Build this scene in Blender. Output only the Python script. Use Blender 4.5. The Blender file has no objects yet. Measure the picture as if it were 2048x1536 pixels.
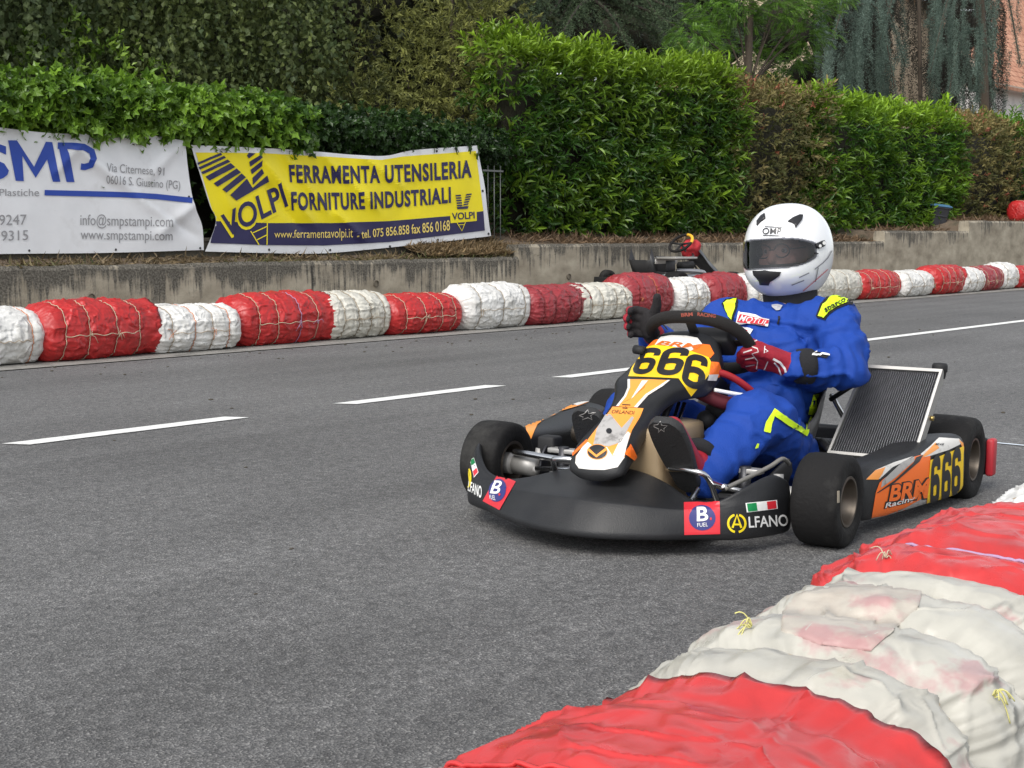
import bpy, bmesh, math, random
import numpy as np
from mathutils import Matrix, Vector, noise as mnoise
from mathutils.bvhtree import BVHTree
from mathutils.geometry import tessellate_polygon
PI = math.pi
random.seed(4)
SC = bpy.context.scene
COL = SC.collection

# ------------------------------------------------------------------ camera, sky, sun, exposure
FPX, CAMH, HORIZON = 2840.0, 0.86, 468.0            # focal length in photo pixels, lens height, horizon row
TILT = math.atan((768 - HORIZON) / FPX)
cam_data = bpy.data.cameras.new('camera')
cam_data.sensor_width = 36.0
cam_data.lens = FPX / 2048 * 36
cam_data.clip_start = 0.05
cam_data.clip_end = 2000
camera = bpy.data.objects.new('camera', cam_data)
COL.objects.link(camera)
camera.location = (0, 0, CAMH)
camera.rotation_euler = (PI / 2 - TILT, 0, 0)
SC.camera = camera

SUN_EL, SUN_AZ = math.radians(47), math.radians(208)   # high sun behind an overcast, from behind the camera
world = bpy.data.worlds.new('World')
SC.world = world
world.use_nodes = True
wn, wl = world.node_tree.nodes, world.node_tree.links
sky = wn.new('ShaderNodeTexSky')
sky.sky_type = 'NISHITA'
sky.sun_disc = False
sky.sun_elevation = SUN_EL
sky.sun_rotation = SUN_AZ
sky.dust_density = 1.5
sky.air_density = 1.0
hs = wn.new('ShaderNodeHueSaturation')                 # cloud cover takes the blue out of the sky
hs.inputs['Saturation'].default_value = 0.25
wl.new(sky.outputs[0], hs.inputs['Color'])
wl.new(hs.outputs[0], wn['Background'].inputs[0])
wn['Background'].inputs[1].default_value = 0.15

sun_data = bpy.data.lights.new('sun', 'SUN')
sun_data.energy = 1.5
sun_data.angle = math.radians(35)
sun_data.color = (1.0, 0.96, 0.9)
sun = bpy.data.objects.new('sun', sun_data)
COL.objects.link(sun)
sd = Vector((math.sin(SUN_AZ) * math.cos(SUN_EL), math.cos(SUN_AZ) * math.cos(SUN_EL), math.sin(SUN_EL)))
sun.rotation_euler = sd.to_track_quat('Z', 'Y').to_euler()
sun.location = sd * 60

vs = SC.view_settings
vs.view_transform = 'Standard'
vs.look = 'None'
vs.exposure = 0.68
vs.gamma = 1.0
vs.use_curve_mapping = False

# ------------------------------------------------------------------ road frame: d runs along the street, n across it
DD = np.array([0.6494, 0.7604, 0.0])
NN = np.array([-0.7604, 0.6494, 0.0])
ROADROT = math.atan2(DD[1], DD[0])
def W(d, n, z=0.0):
    return np.array(DD) * d + np.array(NN) * n + np.array([0, 0, z])

def pix_ray(u, v):
    xr, yu = (u - 1024) / FPX, (768 - v) / FPX
    return np.array([xr, math.cos(TILT) + yu * math.sin(TILT), -math.sin(TILT) + yu * math.cos(TILT)])

# ------------------------------------------------------------------ numpy noise
def _hash(ix, iy, iz, seed):
    h = (ix * 374761393 + iy * 668265263 + iz * 2147483647 * 7 + seed * 974711) & 0xffffffff
    h = ((h ^ (h >> 13)) * 1274126177) & 0xffffffff
    h = ((h ^ (h >> 16)) * 2246822519) & 0xffffffff
    return ((h ^ (h >> 15)) & 0xffffff) / 8388608.0 - 1.0
def vnoise(p, seed=0):
    p = np.asarray(p, float)
    i = np.floor(p).astype(np.int64)
    f = p - i
    f = f * f * (3 - 2 * f)
    out = 0
    for dx in (0, 1):
        for dy in (0, 1):
            for dz in (0, 1):
                w = (f[..., 0] if dx else 1 - f[..., 0]) * (f[..., 1] if dy else 1 - f[..., 1]) * (f[..., 2] if dz else 1 - f[..., 2])
                out = out + w * _hash(i[..., 0] + dx, i[..., 1] + dy, i[..., 2] + dz, seed)
    return out
def fbm(p, octaves=3, seed=0, gain=0.5):
    p = np.asarray(p, float)
    a, s, t = 1.0, 0, 0
    for o in range(octaves):
        s = s + a * vnoise(p * 2.03 ** o + 17.3 * o, seed + o)
        t += a
        a *= gain
    return s / t
def ridged(p, octaves=3, seed=0, gain=0.5):
    p = np.asarray(p, float)
    a, s, t = 1.0, 0, 0
    for o in range(octaves):
        s = s + a * (1 - 2 * np.abs(vnoise(p * 2.03 ** o + 9.1 * o, seed + o)))
        t += a
        a *= gain
    return s / t
def crease(p, w=0.16, seed=0, warp=0.35):
    """long sharp folds: thin ridges where a warped noise crosses zero"""
    p = np.asarray(p, float)
    q = p + warp * np.stack([vnoise(p * 1.7 + 5, seed + 40), vnoise(p * 1.7 + 15, seed + 41), vnoise(p * 1.7 + 25, seed + 42)], -1)
    n = np.abs(vnoise(q, seed)); m = 0.5 + 0.5 * vnoise(p * 0.8 + 3, seed + 43)
    return np.clip(1 - n / w, 0, 1) ** 1.3 * np.clip(m * 1.6, 0, 1)
def sstep(a, b, x):
    t = np.clip((x - a) / (b - a), 0, 1)
    return t * t * (3 - 2 * t)

# ------------------------------------------------------------------ materials
MATS = {}
def new_mat(name):
    m = bpy.data.materials.new(name)
    m.use_nodes = True
    return m, m.node_tree.nodes, m.node_tree.links, m.node_tree.nodes['Principled BSDF']
def plain(name, col, rough=0.5, metal=0.0, var=0.12, vscale=14.0, bump=0.0, bscale=120.0, coat=0.0, spec=0.5, dirt=None, dscale=5.0, dlo=0.52, dhi=0.68):
    """principled colour with a little mottling, optional dirt patches and surface grain"""
    if name in MATS: return MATS[name]
    m, n, l, b = new_mat(name)
    tc = n.new('ShaderNodeTexCoord')
    nz = n.new('ShaderNodeTexNoise'); nz.inputs['Scale'].default_value = vscale; nz.inputs['Detail'].default_value = 5
    l.new(tc.outputs['Object'], nz.inputs['Vector'])
    mx = n.new('ShaderNodeMix'); mx.data_type = 'RGBA'
    c = list(col)
    mx.inputs['A'].default_value = [x * (1 - var) for x in c] + [1]
    mx.inputs['B'].default_value = [min(1, x * (1 + var)) for x in c] + [1]
    l.new(nz.outputs['Fac'], mx.inputs['Factor'])
    out = mx.outputs['Result']
    if dirt:
        n2 = n.new('ShaderNodeTexNoise'); n2.inputs['Scale'].default_value = dscale; n2.inputs['Detail'].default_value = 7; n2.inputs['Roughness'].default_value = 0.65
        l.new(tc.outputs['Object'], n2.inputs['Vector'])
        mr = n.new('ShaderNodeMapRange'); mr.inputs['From Min'].default_value = dlo; mr.inputs['From Max'].default_value = dhi
        l.new(n2.outputs['Fac'], mr.inputs['Value'])
        m2 = n.new('ShaderNodeMix'); m2.data_type = 'RGBA'
        m2.inputs['B'].default_value = list(dirt) + [1]
        l.new(mr.outputs['Result'], m2.inputs['Factor']); l.new(out, m2.inputs['A'])
        out = m2.outputs['Result']
    l.new(out, b.inputs['Base Color'])
    b.inputs['Roughness'].default_value = rough
    b.inputs['Metallic'].default_value = metal
    b.inputs['Specular IOR Level'].default_value = spec
    if coat: b.inputs['Coat Weight'].default_value = coat
    if bump:
        n3 = n.new('ShaderNodeTexNoise'); n3.inputs['Scale'].default_value = bscale; n3.inputs['Detail'].default_value = 4
        l.new(tc.outputs['Object'], n3.inputs['Vector'])
        bp = n.new('ShaderNodeBump'); bp.inputs['Strength'].default_value = bump; bp.inputs['Distance'].default_value = 0.01
        l.new(n3.outputs['Fac'], bp.inputs['Height']); l.new(bp.outputs['Normal'], b.inputs['Normal'])
    MATS[name] = m
    return m
def leafmat(name, rough=0.45, transl=0.3):
    if name in MATS: return MATS[name]
    m, n, l, b = new_mat(name)
    at = n.new('ShaderNodeAttribute'); at.attribute_name = 'tint'
    l.new(at.outputs['Color'], b.inputs['Base Color'])
    b.inputs['Roughness'].default_value = rough
    b.inputs['Specular IOR Level'].default_value = 0.35
    tr = n.new('ShaderNodeBsdfTranslucent'); l.new(at.outputs['Color'], tr.inputs['Color'])
    ms = n.new('ShaderNodeMixShader'); ms.inputs[0].default_value = transl
    l.new(b.outputs[0], ms.inputs[1]); l.new(tr.outputs[0], ms.inputs[2])
    l.new(ms.outputs[0], n['Material Output'].inputs[0])
    MATS[name] = m
    return m

# ------------------------------------------------------------------ objects
def link(name, me, mat=None, parent=None):
    o = bpy.data.objects.new(name, me)
    COL.objects.link(o)
    if mat is not None and me is not None: me.materials.append(mat)
    if parent is not None: o.parent = parent
    return o
def mesh(name, V, F, mat=None, parent=None, smooth=True, tint=None):
    me = bpy.data.meshes.new(name)
    V = np.asarray(V, float).reshape(-1, 3)
    if isinstance(F, np.ndarray) and F.ndim == 2:
        k = F.shape[1]
        me.vertices.add(len(V)); me.vertices.foreach_set('co', V.ravel())
        me.loops.add(F.size); me.loops.foreach_set('vertex_index', F.ravel().astype(np.int32))
        me.polygons.add(len(F)); me.polygons.foreach_set('loop_start', np.arange(0, F.size, k, dtype=np.int32))
        me.update(calc_edges=True)
    else:
        me.from_pydata(V.tolist(), [], [list(f) for f in F])
        me.update()
    me.polygons.foreach_set('use_smooth', [smooth] * len(me.polygons))
    if tint is not None:
        ca = me.color_attributes.new('tint', 'FLOAT_COLOR', 'POINT')
        t = np.ones((len(V), 4)); t[:, :3] = tint
        ca.data.foreach_set('color', t.ravel())
    return link(name, me, mat, parent)
def tag(o, label=None, cat=None, group=None, kind=None):
    if label: o['label'] = label
    if cat: o['category'] = cat
    if group: o['group'] = group
    if kind: o['kind'] = kind
    return o
def root(name, M, label, cat, group=None):
    o = bpy.data.objects.new(name, None)
    COL.objects.link(o)
    o.empty_display_size = 0.2
    o.matrix_world = M
    return tag(o, label, cat, group)

class Geo:
    """collects shapes into one mesh"""
    def __init__(s): s.v = []; s.f = []
    def add(s, V, F):
        o = len(s.v); s.v += [tuple(p) for p in V]; s.f += [tuple(i + o for i in f) for f in F]; return s
    def box(s, lo, hi, M=None):
        x0, y0, z0 = lo; x1, y1, z1 = hi
        V = [(x0, y0, z0), (x1, y0, z0), (x1, y1, z0), (x0, y1, z0), (x0, y0, z1), (x1, y0, z1), (x1, y1, z1), (x0, y1, z1)]
        if M is not None: V = [tuple(M @ Vector(p)) for p in V]
        return s.add(V, [(0, 3, 2, 1), (4, 5, 6, 7), (0, 1, 5, 4), (1, 2, 6, 5), (2, 3, 7, 6), (3, 0, 4, 7)])
    def grid(s, R, closed=False, cap=False):
        R = [list(r) for r in R]; n = len(R[0]); V = [p for r in R for p in r]; F = []
        for i in range(len(R) - 1):
            for j in range(n if closed else n - 1):
                k = (j + 1) % n
                F.append((i * n + j, i * n + k, (i + 1) * n + k, (i + 1) * n + j))
        if cap:
            F.append(tuple(range(n - 1, -1, -1))); F.append(tuple((len(R) - 1) * n + j for j in range(n)))
        return s.add(V, F)
    def tube(s, P, r, k=10, cap=True):
        P = [Vector(p) for p in P]; rr = [float(x) for x in r] if hasattr(r, "__len__") else [float(r)] * len(P)
        T = []
        for i in range(len(P)):
            a = P[max(0, i - 1)]; b = P[min(len(P) - 1, i + 1)]
            T.append((b - a).normalized())
        u = T[0].orthogonal().normalized(); R = []
        for i, p in enumerate(P):
            u = (u - T[i] * u.dot(T[i])).normalized(); w = T[i].cross(u)
            R.append([tuple(p + rr[i] * (math.cos(2 * PI * j / k) * u + math.sin(2 * PI * j / k) * w)) for j in range(k)])
        return s.grid(R, True, cap)
    def lathe(s, prof, M, k=32):
        """profile of (radius, height) turned about local z"""
        R = [[tuple(M @ Vector((r * math.cos(2 * PI * j / k), r * math.sin(2 * PI * j / k), h))) for j in range(k)] for r, h in prof]
        return s.grid(R, True, False)
    def ball(s, c, rad, M=None, k=16, q=10):
        R = []
        for i in range(q + 1):
            a = PI * i / q
            ring = []
            for j in range(k):
                b = 2 * PI * j / k
                p = Vector((rad[0] * max(1e-4, math.sin(a)) * math.cos(b), rad[1] * max(1e-4, math.sin(a)) * math.sin(b), -rad[2] * math.cos(a)))
                if M is not None: p = M @ p
                ring.append(tuple(p + Vector(c)))
            R.append(ring)
        return s.grid(R, True, True)
    def cap(s, a, b, ra, rb, k=16):
        """tapered capsule"""
        a, b = Vector(a), Vector(b); t = (b - a).normalized(); P, r = [], []
        for i in range(6):
            g = PI / 2 * i / 5; P.append(a - t * ra * math.cos(g)); r.append(max(1e-4, ra * math.sin(g)))
        for i in range(1, 5): P.append(a.lerp(b, i / 5)); r.append(ra + (rb - ra) * i / 5)
        for i in range(6):
            g = PI / 2 * i / 5; P.append(b + t * rb * math.sin(g)); r.append(max(1e-4, rb * math.cos(g)))
        return s.tube(P, r, k)
    def out(s, name, mat=None, parent=None, smooth=True, sub=0, bevel=0, voxel=0, relax=0, solid=0, angle=None):
        o = mesh(name, s.v, s.f, mat, parent, smooth)
        if voxel or sub or bevel or relax or solid: bake(o, sub, bevel, voxel, relax, solid)
        if angle is not None: sharp(o, angle)
        return o
def bake(o, sub=0, bevel=0, voxel=0, relax=0, solid=0):
    if solid:
        m = o.modifiers.new('solid', 'SOLIDIFY'); m.thickness = solid; m.offset = -1
    if bevel:
        m = o.modifiers.new('bevel', 'BEVEL'); m.width = bevel; m.segments = 2; m.limit_method = 'ANGLE'; m.angle_limit = 0.6
    if voxel:
        m = o.modifiers.new('remesh', 'REMESH'); m.mode = 'VOXEL'; m.voxel_size = voxel; m.use_smooth_shade = True
    if relax:
        m = o.modifiers.new('relax', 'SMOOTH'); m.factor = 0.5; m.iterations = relax
    if sub:
        m = o.modifiers.new('sub', 'SUBSURF'); m.levels = sub; m.render_levels = sub
    dg = bpy.context.evaluated_depsgraph_get()
    me = bpy.data.meshes.new_from_object(o.evaluated_get(dg))
    old = o.data
    o.modifiers.clear()
    o.data = me
    me.name = old.name
    bpy.data.meshes.remove(old)
    me.polygons.foreach_set('use_smooth', [True] * len(me.polygons))
def sharp(o, angle):
    o.data.polygons.foreach_set('use_smooth', [True] * len(o.data.polygons))
    bm = bmesh.new(); bm.from_mesh(o.data)
    for e in bm.edges: e.smooth = not (len(e.link_faces) != 2 or e.calc_face_angle(0) > angle)
    bm.to_mesh(o.data); bm.free()
def coords(o):
    a = np.empty(len(o.data.vertices) * 3); o.data.vertices.foreach_get('co', a); return a.reshape(-1, 3)
def setcoords(o, a):
    o.data.vertices.foreach_set('co', np.asarray(a).ravel()); o.data.update()
def normals(o):
    a = np.empty(len(o.data.vertices) * 3); o.data.vertices.foreach_get('normal', a); return a.reshape(-1, 3)
def spline(P, n):
    """catmull-rom resample of a list of points"""
    P = np.asarray(P, float); m = len(P) - 1; out = []
    for i in range(n):
        t = i * m / (n - 1); k = min(int(t), m - 1); f = t - k
        p0, p1, p2, p3 = P[max(k - 1, 0)], P[k], P[k + 1], P[min(k + 2, m)]
        out.append(0.5 * ((2 * p1) + (-p0 + p2) * f + (2 * p0 - 5 * p1 + 4 * p2 - p3) * f * f + (-p0 + 3 * p1 - 3 * p2 + p3) * f ** 3))
    return np.array(out)

# ------------------------------------------------------------------ lettering and stickers that lie on a surface
def text2d(s, bold=0.0, shear=0.0, space=1.0):
    cu = bpy.data.curves.new('t', 'FONT'); cu.body = s; cu.offset = bold; cu.shear = shear; cu.dimensions = '2D'; cu.space_character = space; cu.resolution_u = 4
    ob = bpy.data.objects.new('t', cu); COL.objects.link(ob)
    dg = bpy.context.evaluated_depsgraph_get()
    me = bpy.data.meshes.new_from_object(ob.evaluated_get(dg))
    V = np.array([v.co[:2] for v in me.vertices]); F = [tuple(p.vertices) for p in me.polygons]
    bpy.data.objects.remove(ob); bpy.data.curves.remove(cu); bpy.data.meshes.remove(me)
    V = V - V.min(0); V = V / V.max(0)
    return V, F
def warp(V, q):
    """unit square to quad (top-left, top-right, bottom-right, bottom-left)"""
    q = np.asarray(q, float); u, v = V[:, :1], V[:, 1:2]
    return (q[0] * (1 - u) + q[1] * u) * v + (q[3] * (1 - u) + q[2] * u) * (1 - v)
def T(s, q, bold=0.0, shear=0.0, space=1.0):
    V, F = text2d(s, bold, shear, space); return (warp(V, q), F)
def PG(*pts):
    P = np.array(pts, float)
    return (P, [tuple(f) for f in tessellate_polygon([[Vector((q[0], q[1], 0)) for q in P]])])
def DISC(c, rx, ry, k=28, rot=0.0):
    a = np.arange(k) * 2 * PI / k; x, y = rx * np.cos(a), ry * np.sin(a)
    return PG(*np.stack([c[0] + x * math.cos(rot) - y * math.sin(rot), c[1] + x * math.sin(rot) + y * math.cos(rot)], 1))
def STROKE(pts, w):
    """a band of even width along a polyline"""
    P = np.array(pts, float); n = len(P); L, R = [], []
    for i in range(n):
        t = P[min(n - 1, i + 1)] - P[max(0, i - 1)]; t = t / np.linalg.norm(t); m = np.array([-t[1], t[0]]) * w / 2
        L.append(P[i] + m); R.append(P[i] - m)
    return (np.array(L + R), [(i, i + 1, n + i + 1, n + i) for i in range(n - 1)])
def bvh_of(objs, frame):
    V, F = [], []
    for o in objs:
        n = len(V); c = coords(o)
        V += [tuple(frame @ Vector(p)) for p in c]; F += [tuple(i + n for i in p.vertices) for p in o.data.polygons]
    return BVHTree.FromPolygons(V, F)
EYE = Vector((0, 0, CAMH))
def decal(name, parts, bvh, frame, mat, parent, off=0.0015, cell=9.0):
    """flat shapes drawn in photo pixels, cut to a fine grid and laid onto the surface they are stuck to"""
    inv = frame.inverted(); VV, FF = [], []
    for V, F in parts:
        bm = bmesh.new()
        vs_ = [bm.verts.new((p[0], p[1], 0)) for p in V]
        for f in F:
            try: bm.faces.new([vs_[i] for i in f])
            except ValueError: pass
        bmesh.ops.triangulate(bm, faces=[f for f in bm.faces if len(f.verts) > 4], ngon_method='EAR_CLIP')
        lo, hi = V.min(0), V.max(0)
        for ax in (0, 1):
            c = math.ceil(lo[ax] / cell) * cell
            while c < hi[ax]:
                g = bm.verts[:] + bm.edges[:] + bm.faces[:]
                no = (1, 0, 0) if ax == 0 else (0, 1, 0)
                bmesh.ops.bisect_plane(bm, geom=g, plane_co=(c, c, 0), plane_no=no, dist=1e-4)
                c += cell
        bm.verts.index_update()
        def shoot(x, y):
            r = Vector(pix_ray(x, y)).normalized()
            h, nrm, i, dist = bvh.ray_cast(EYE, r)
            if h is None: return None
            if nrm.dot(r) > 0: nrm = -nrm
            return tuple(inv @ (h + nrm * off))
        P = [shoot(v.co.x, v.co.y) for v in bm.verts]
        for v in bm.verts:                                   # pull overhanging corners back to the edge of the surface
            if P[v.index] is not None: continue
            near = [e.other_vert(v) for e in v.link_edges if P[e.other_vert(v).index] is not None and not e.other_vert(v).tag]
            if not near: continue
            w = min(near, key=lambda q: (q.co - v.co).length); a, b = 0.0, 1.0
            for k in range(7):
                m = (a + b) / 2; c = w.co.lerp(v.co, m)
                if shoot(c.x, c.y) is None: b = m
                else: a = m
            c = w.co.lerp(v.co, a); v.tag = True; P[v.index] = shoot(c.x, c.y)
        base = len(VV); idx = {}
        for i, p in enumerate(P):
            if p is not None: idx[i] = len(VV); VV.append(p)
        for f in bm.faces:
            k = [v.index for v in f.verts]
            if all(i in idx for i in k): FF.append(tuple(idx[i] for i in k))
        bm.free()
    o = mesh(name, VV, FF, mat, parent, False)
    bm = bmesh.new(); bm.from_mesh(o.data); bmesh.ops.recalc_face_normals(bm, faces=bm.faces[:]); bm.to_mesh(o.data); bm.free()
    return o

def decals(name, parts, *a, **k):
    """each shape as a part of its own; returns the first"""
    return [decal(name, [q], *a, **k) for q in parts][0]
def PXN(u, v, n):
    """point where the sight line of a photo pixel meets the upright plane n metres across the street"""
    r = pix_ray(u, v); t = n / float(r @ NN); return np.array([0, 0, CAMH]) + r * t
def PXNd(u, v, n):
    p = PXN(u, v, n); return float(p @ DD), float(p[2])

# ------------------------------------------------------------------ ground, road, markings
def asphalt():
    m, n, l, b = new_mat('asphalt')
    tc = n.new('ShaderNodeTexCoord')
    def noise(scale, detail=2, rough=0.5):
        z = n.new('ShaderNodeTexNoise'); z.inputs['Scale'].default_value = scale; z.inputs['Detail'].default_value = detail; z.inputs['Roughness'].default_value = rough
        l.new(tc.outputs['Object'], z.inputs['Vector']); return z
    vo = n.new('ShaderNodeTexVoronoi'); vo.inputs['Scale'].default_value = 240; l.new(tc.outputs['Object'], vo.inputs['Vector'])
    bw = n.new('ShaderNodeRGBToBW'); l.new(vo.outputs['Color'], bw.inputs[0])
    r1 = n.new('ShaderNodeValToRGB'); l.new(bw.outputs[0], r1.inputs[0])
    e = r1.color_ramp.elements
    e[0].position = 0.15; e[0].color = (0.066, 0.066, 0.067, 1); e[1].position = 0.95; e[1].color = (0.26, 0.255, 0.245, 1)
    e2 = r1.color_ramp.elements.new(0.55); e2.color = (0.108, 0.107, 0.105, 1)
    e3 = r1.color_ramp.elements.new(0.78); e3.color = (0.165, 0.162, 0.158, 1)
    big = noise(0.7, 5, 0.6); mr = n.new('ShaderNodeMapRange'); mr.inputs['From Min'].default_value = 0.3; mr.inputs['From Max'].default_value = 0.7; mr.inputs['To Min'].default_value = 1.0; mr.inputs['To Max'].default_value = 1.32
    l.new(big.outputs['Fac'], mr.inputs['Value'])
    mid = noise(26, 3, 0.6); mr2 = n.new('ShaderNodeMapRange'); mr2.inputs['From Min'].default_value = 0.3; mr2.inputs['From Max'].default_value = 0.7; mr2.inputs['To Min'].default_value = 0.75; mr2.inputs['To Max'].default_value = 1.25
    l.new(mid.outputs['Fac'], mr2.inputs['Value'])
    mm = n.new('ShaderNodeMath'); mm.operation = 'MULTIPLY'; l.new(mr.outputs[0], mm.inputs[0]); l.new(mr2.outputs[0], mm.inputs[1])
    # faint worn streaks along the street
    mp = n.new('ShaderNodeMapping'); mp.inputs['Scale'].default_value = (0.12, 2.6, 1); l.new(tc.outputs['Object'], mp.inputs[0])
    st = n.new('ShaderNodeTexNoise'); st.inputs['Scale'].default_value = 1.0; st.inputs['Detail'].default_value = 3; l.new(mp.outputs[0], st.inputs['Vector'])
    mr3 = n.new('ShaderNodeMapRange'); mr3.inputs['From Min'].default_value = 0.3; mr3.inputs['From Max'].default_value = 0.7; mr3.inputs['To Min'].default_value = 0.84; mr3.inputs['To Max'].default_value = 1.14
    l.new(st.outputs['Fac'], mr3.inputs['Value'])
    m4 = n.new('ShaderNodeMath'); m4.operation = 'MULTIPLY'; l.new(mm.outputs[0], m4.inputs[0]); l.new(mr3.outputs[0], m4.inputs[1])
    vm = n.new('ShaderNodeVectorMath'); vm.operation = 'SCALE'; l.new(r1.outputs[0], vm.inputs[0]); l.new(m4.outputs[0], vm.inputs['Scale'])
    l.new(vm.outputs[0], b.inputs['Base Color'])
    b.inputs['Roughness'].default_value = 0.72; b.inputs['Specular IOR Level'].default_value = 0.35
    bp = n.new('ShaderNodeBump'); bp.inputs['Strength'].default_value = 0.8; bp.inputs['Distance'].default_value = 0.004
    l.new(vo.outputs['Distance'], bp.inputs['Height']); l.new(bp.outputs[0], b.inputs['Normal'])
    return m
ASPH = asphalt()
ROADM = Matrix.Rotation(ROADROT, 4, 'Z')
def strip(name, d0, d1, n0, n1, z, mat, kind='structure', nd=1):
    g = Geo(); R = []
    for i in range(nd + 1):
        d = d0 + (d1 - d0) * i / nd
        R.append([(d, n0, z), (d, n1, z)])
    g.grid(R); o = g.out(name, mat, None, False); o.matrix_world = ROADM
    return tag(o, kind=kind)
ground = Geo().add([(-400, -400, -0.012), (400, -400, -0.012), (400, 600, -0.012), (-400, 600, -0.012)], [(0, 1, 2, 3)]).out('ground', plain('bare earth', (0.16, 0.14, 0.11), 0.9, bump=0.4, bscale=30), None, False)
tag(ground, kind='structure')
strip('road', -40, 120, -8, 8.22, 0.0, ASPH)
GUT = plain('dusty gutter', (0.245, 0.235, 0.215), 0.85, var=0.3, vscale=9, bump=0.5, bscale=160, dirt=(0.12, 0.115, 0.105), dscale=4)
strip('gutter', -40, 120, 8.22, 9.3, 0.006, GUT)

def paintmat():
    m, n, l, b = new_mat('road paint')
    tc = n.new('ShaderNodeTexCoord')
    nz = n.new('ShaderNodeTexNoise'); nz.inputs['Scale'].default_value = 70; nz.inputs['Detail'].default_value = 5; l.new(tc.outputs['Object'], nz.inputs['Vector'])
    n2 = n.new('ShaderNodeTexNoise'); n2.inputs['Scale'].default_value = 6; n2.inputs['Detail'].default_value = 4; l.new(tc.outputs['Object'], n2.inputs['Vector'])
    ad = n.new('ShaderNodeMath'); ad.operation = 'ADD'; l.new(nz.outputs['Fac'], ad.inputs[0]); l.new(n2.outputs['Fac'], ad.inputs[1])
    mr = n.new('ShaderNodeMapRange'); mr.inputs['From Min'].default_value = 1.08; mr.inputs['From Max'].default_value = 1.3; l.new(ad.outputs[0], mr.inputs['Value'])
    mx = n.new('ShaderNodeMix'); mx.data_type = 'RGBA'; mx.inputs['A'].default_value = (0.80, 0.80, 0.77, 1); mx.inputs['B'].default_value = (0.5, 0.49, 0.47, 1)
    l.new(mr.outputs[0], mx.inputs['Factor']); l.new(mx.outputs['Result'], b.inputs['Base Color']); b.inputs['Roughness'].default_value = 0.6
    bp = n.new('ShaderNodeBump'); bp.inputs['Strength'].default_value = 0.4; bp.inputs['Distance'].default_value = 0.003; l.new(nz.outputs['Fac'], bp.inputs['Height']); l.new(bp.outputs[0], b.inputs['Normal'])
    return m
PAINT = paintmat()
def ragged(d0, d1, n0, n1, z=0.004, skew=0.0, name='centre_line', mat=None):
    """a painted stripe with slightly uneven edges"""
    k = max(4, int(abs(d1 - d0) / 0.05)); R = []
    for i in range(k + 1):
        d = d0 + (d1 - d0) * i / k
        e = [0.004 * mnoise.noise(Vector((d * 9, q * 7.7, 3.1))) for q in (0, 1)]
        R.append([(d + skew, n0 + e[0], z), (d, n1 + e[1], z)])
    g = Geo().grid(R); o = g.out(name, mat or PAINT, None, False); o.matrix_world = ROADM
    return tag(o, kind='structure')
for a, b in ((1.2, 2.45), (3.03, 4.17), (4.86, 6.02), (6.62, 7.9), (8.5, 9.7)):
    ragged(a, b, 5.235, 5.345, skew=0.06)
ragged(10.2, 60, 5.235, 5.345)
ragged(5.70, 5.725, 0.6, 2.9, z=0.004, name='start_line', mat=plain('blue white paint', (0.62, 0.68, 0.74), 0.6))
# crumbs and leaf litter on the road
rng = np.random.default_rng(5)
g = Geo()
for i in range(260):
    d = rng.uniform(1.5, 16); n_ = rng.uniform(7.4, 8.5) if i % 4 else rng.uniform(2, 8); s = rng.uniform(0.004, 0.012)
    g.ball((d, n_, s * 0.3), (s * rng.uniform(0.8, 1.8), s, s * 0.45), k=6, q=4)
o = g.out('road_grit', plain('grit', (0.075, 0.065, 0.05), 0.9), None, False); o.matrix_world = ROADM; tag(o, kind='stuff')

# ------------------------------------------------------------------ bank of earth behind the walls
SOIL = plain('dry bank soil', (0.135, 0.098, 0.066), 0.95, var=0.35, vscale=6, bump=1.0, bscale=40, dirt=(0.055, 0.05, 0.03), dscale=3)
def bank(d0, d1, step=0.05):
    ds = np.concatenate([np.arange(d0, 5, .5), np.arange(5, 27, step), np.arange(27, d1, 1.0)]); ns = [10.56, 10.7, 10.9, 11.15, 11.5, 12.0, 13, 15, 20, 30, 60]
    R = []
    for d in ds:
        front = 0.57 + 0.14 * sstep(12.35, 12.8, d) + 0.16 * sstep(21.5, 21.9, d) + 0.19 * sstep(24.85, 25.3, d)
        back = 0.72 + 0.16 * sstep(12.0, 13.2, d) + 0.08 * sstep(20.8, 22.0, d) + 0.19 * sstep(24.2, 25.4, d)
        R.append([(d, n_, front + (back - front) * min(1, (n_ - 10.56) / 0.8) + 0.03 * mnoise.noise(Vector((d * 2, n_ * 3, 1))) * (n_ > 10.6)) for n_ in ns])
    o = Geo().grid(R).out('bank', SOIL, None, True); o.matrix_world = ROADM; tag(o, kind='structure')
bank(-30, 110)
PAVE = plain('old paving', (0.22, 0.21, 0.19), 0.9, var=0.3, vscale=6, bump=0.5, bscale=90, dirt=(0.1, 0.095, 0.08), dscale=3)
o = Geo().box((-30, 9.12, -0.01), (110, 10.395, 0.15)).out('pavement', PAVE, None, False, bevel=.01); o.matrix_world = ROADM; tag(o, kind='structure')

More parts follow.
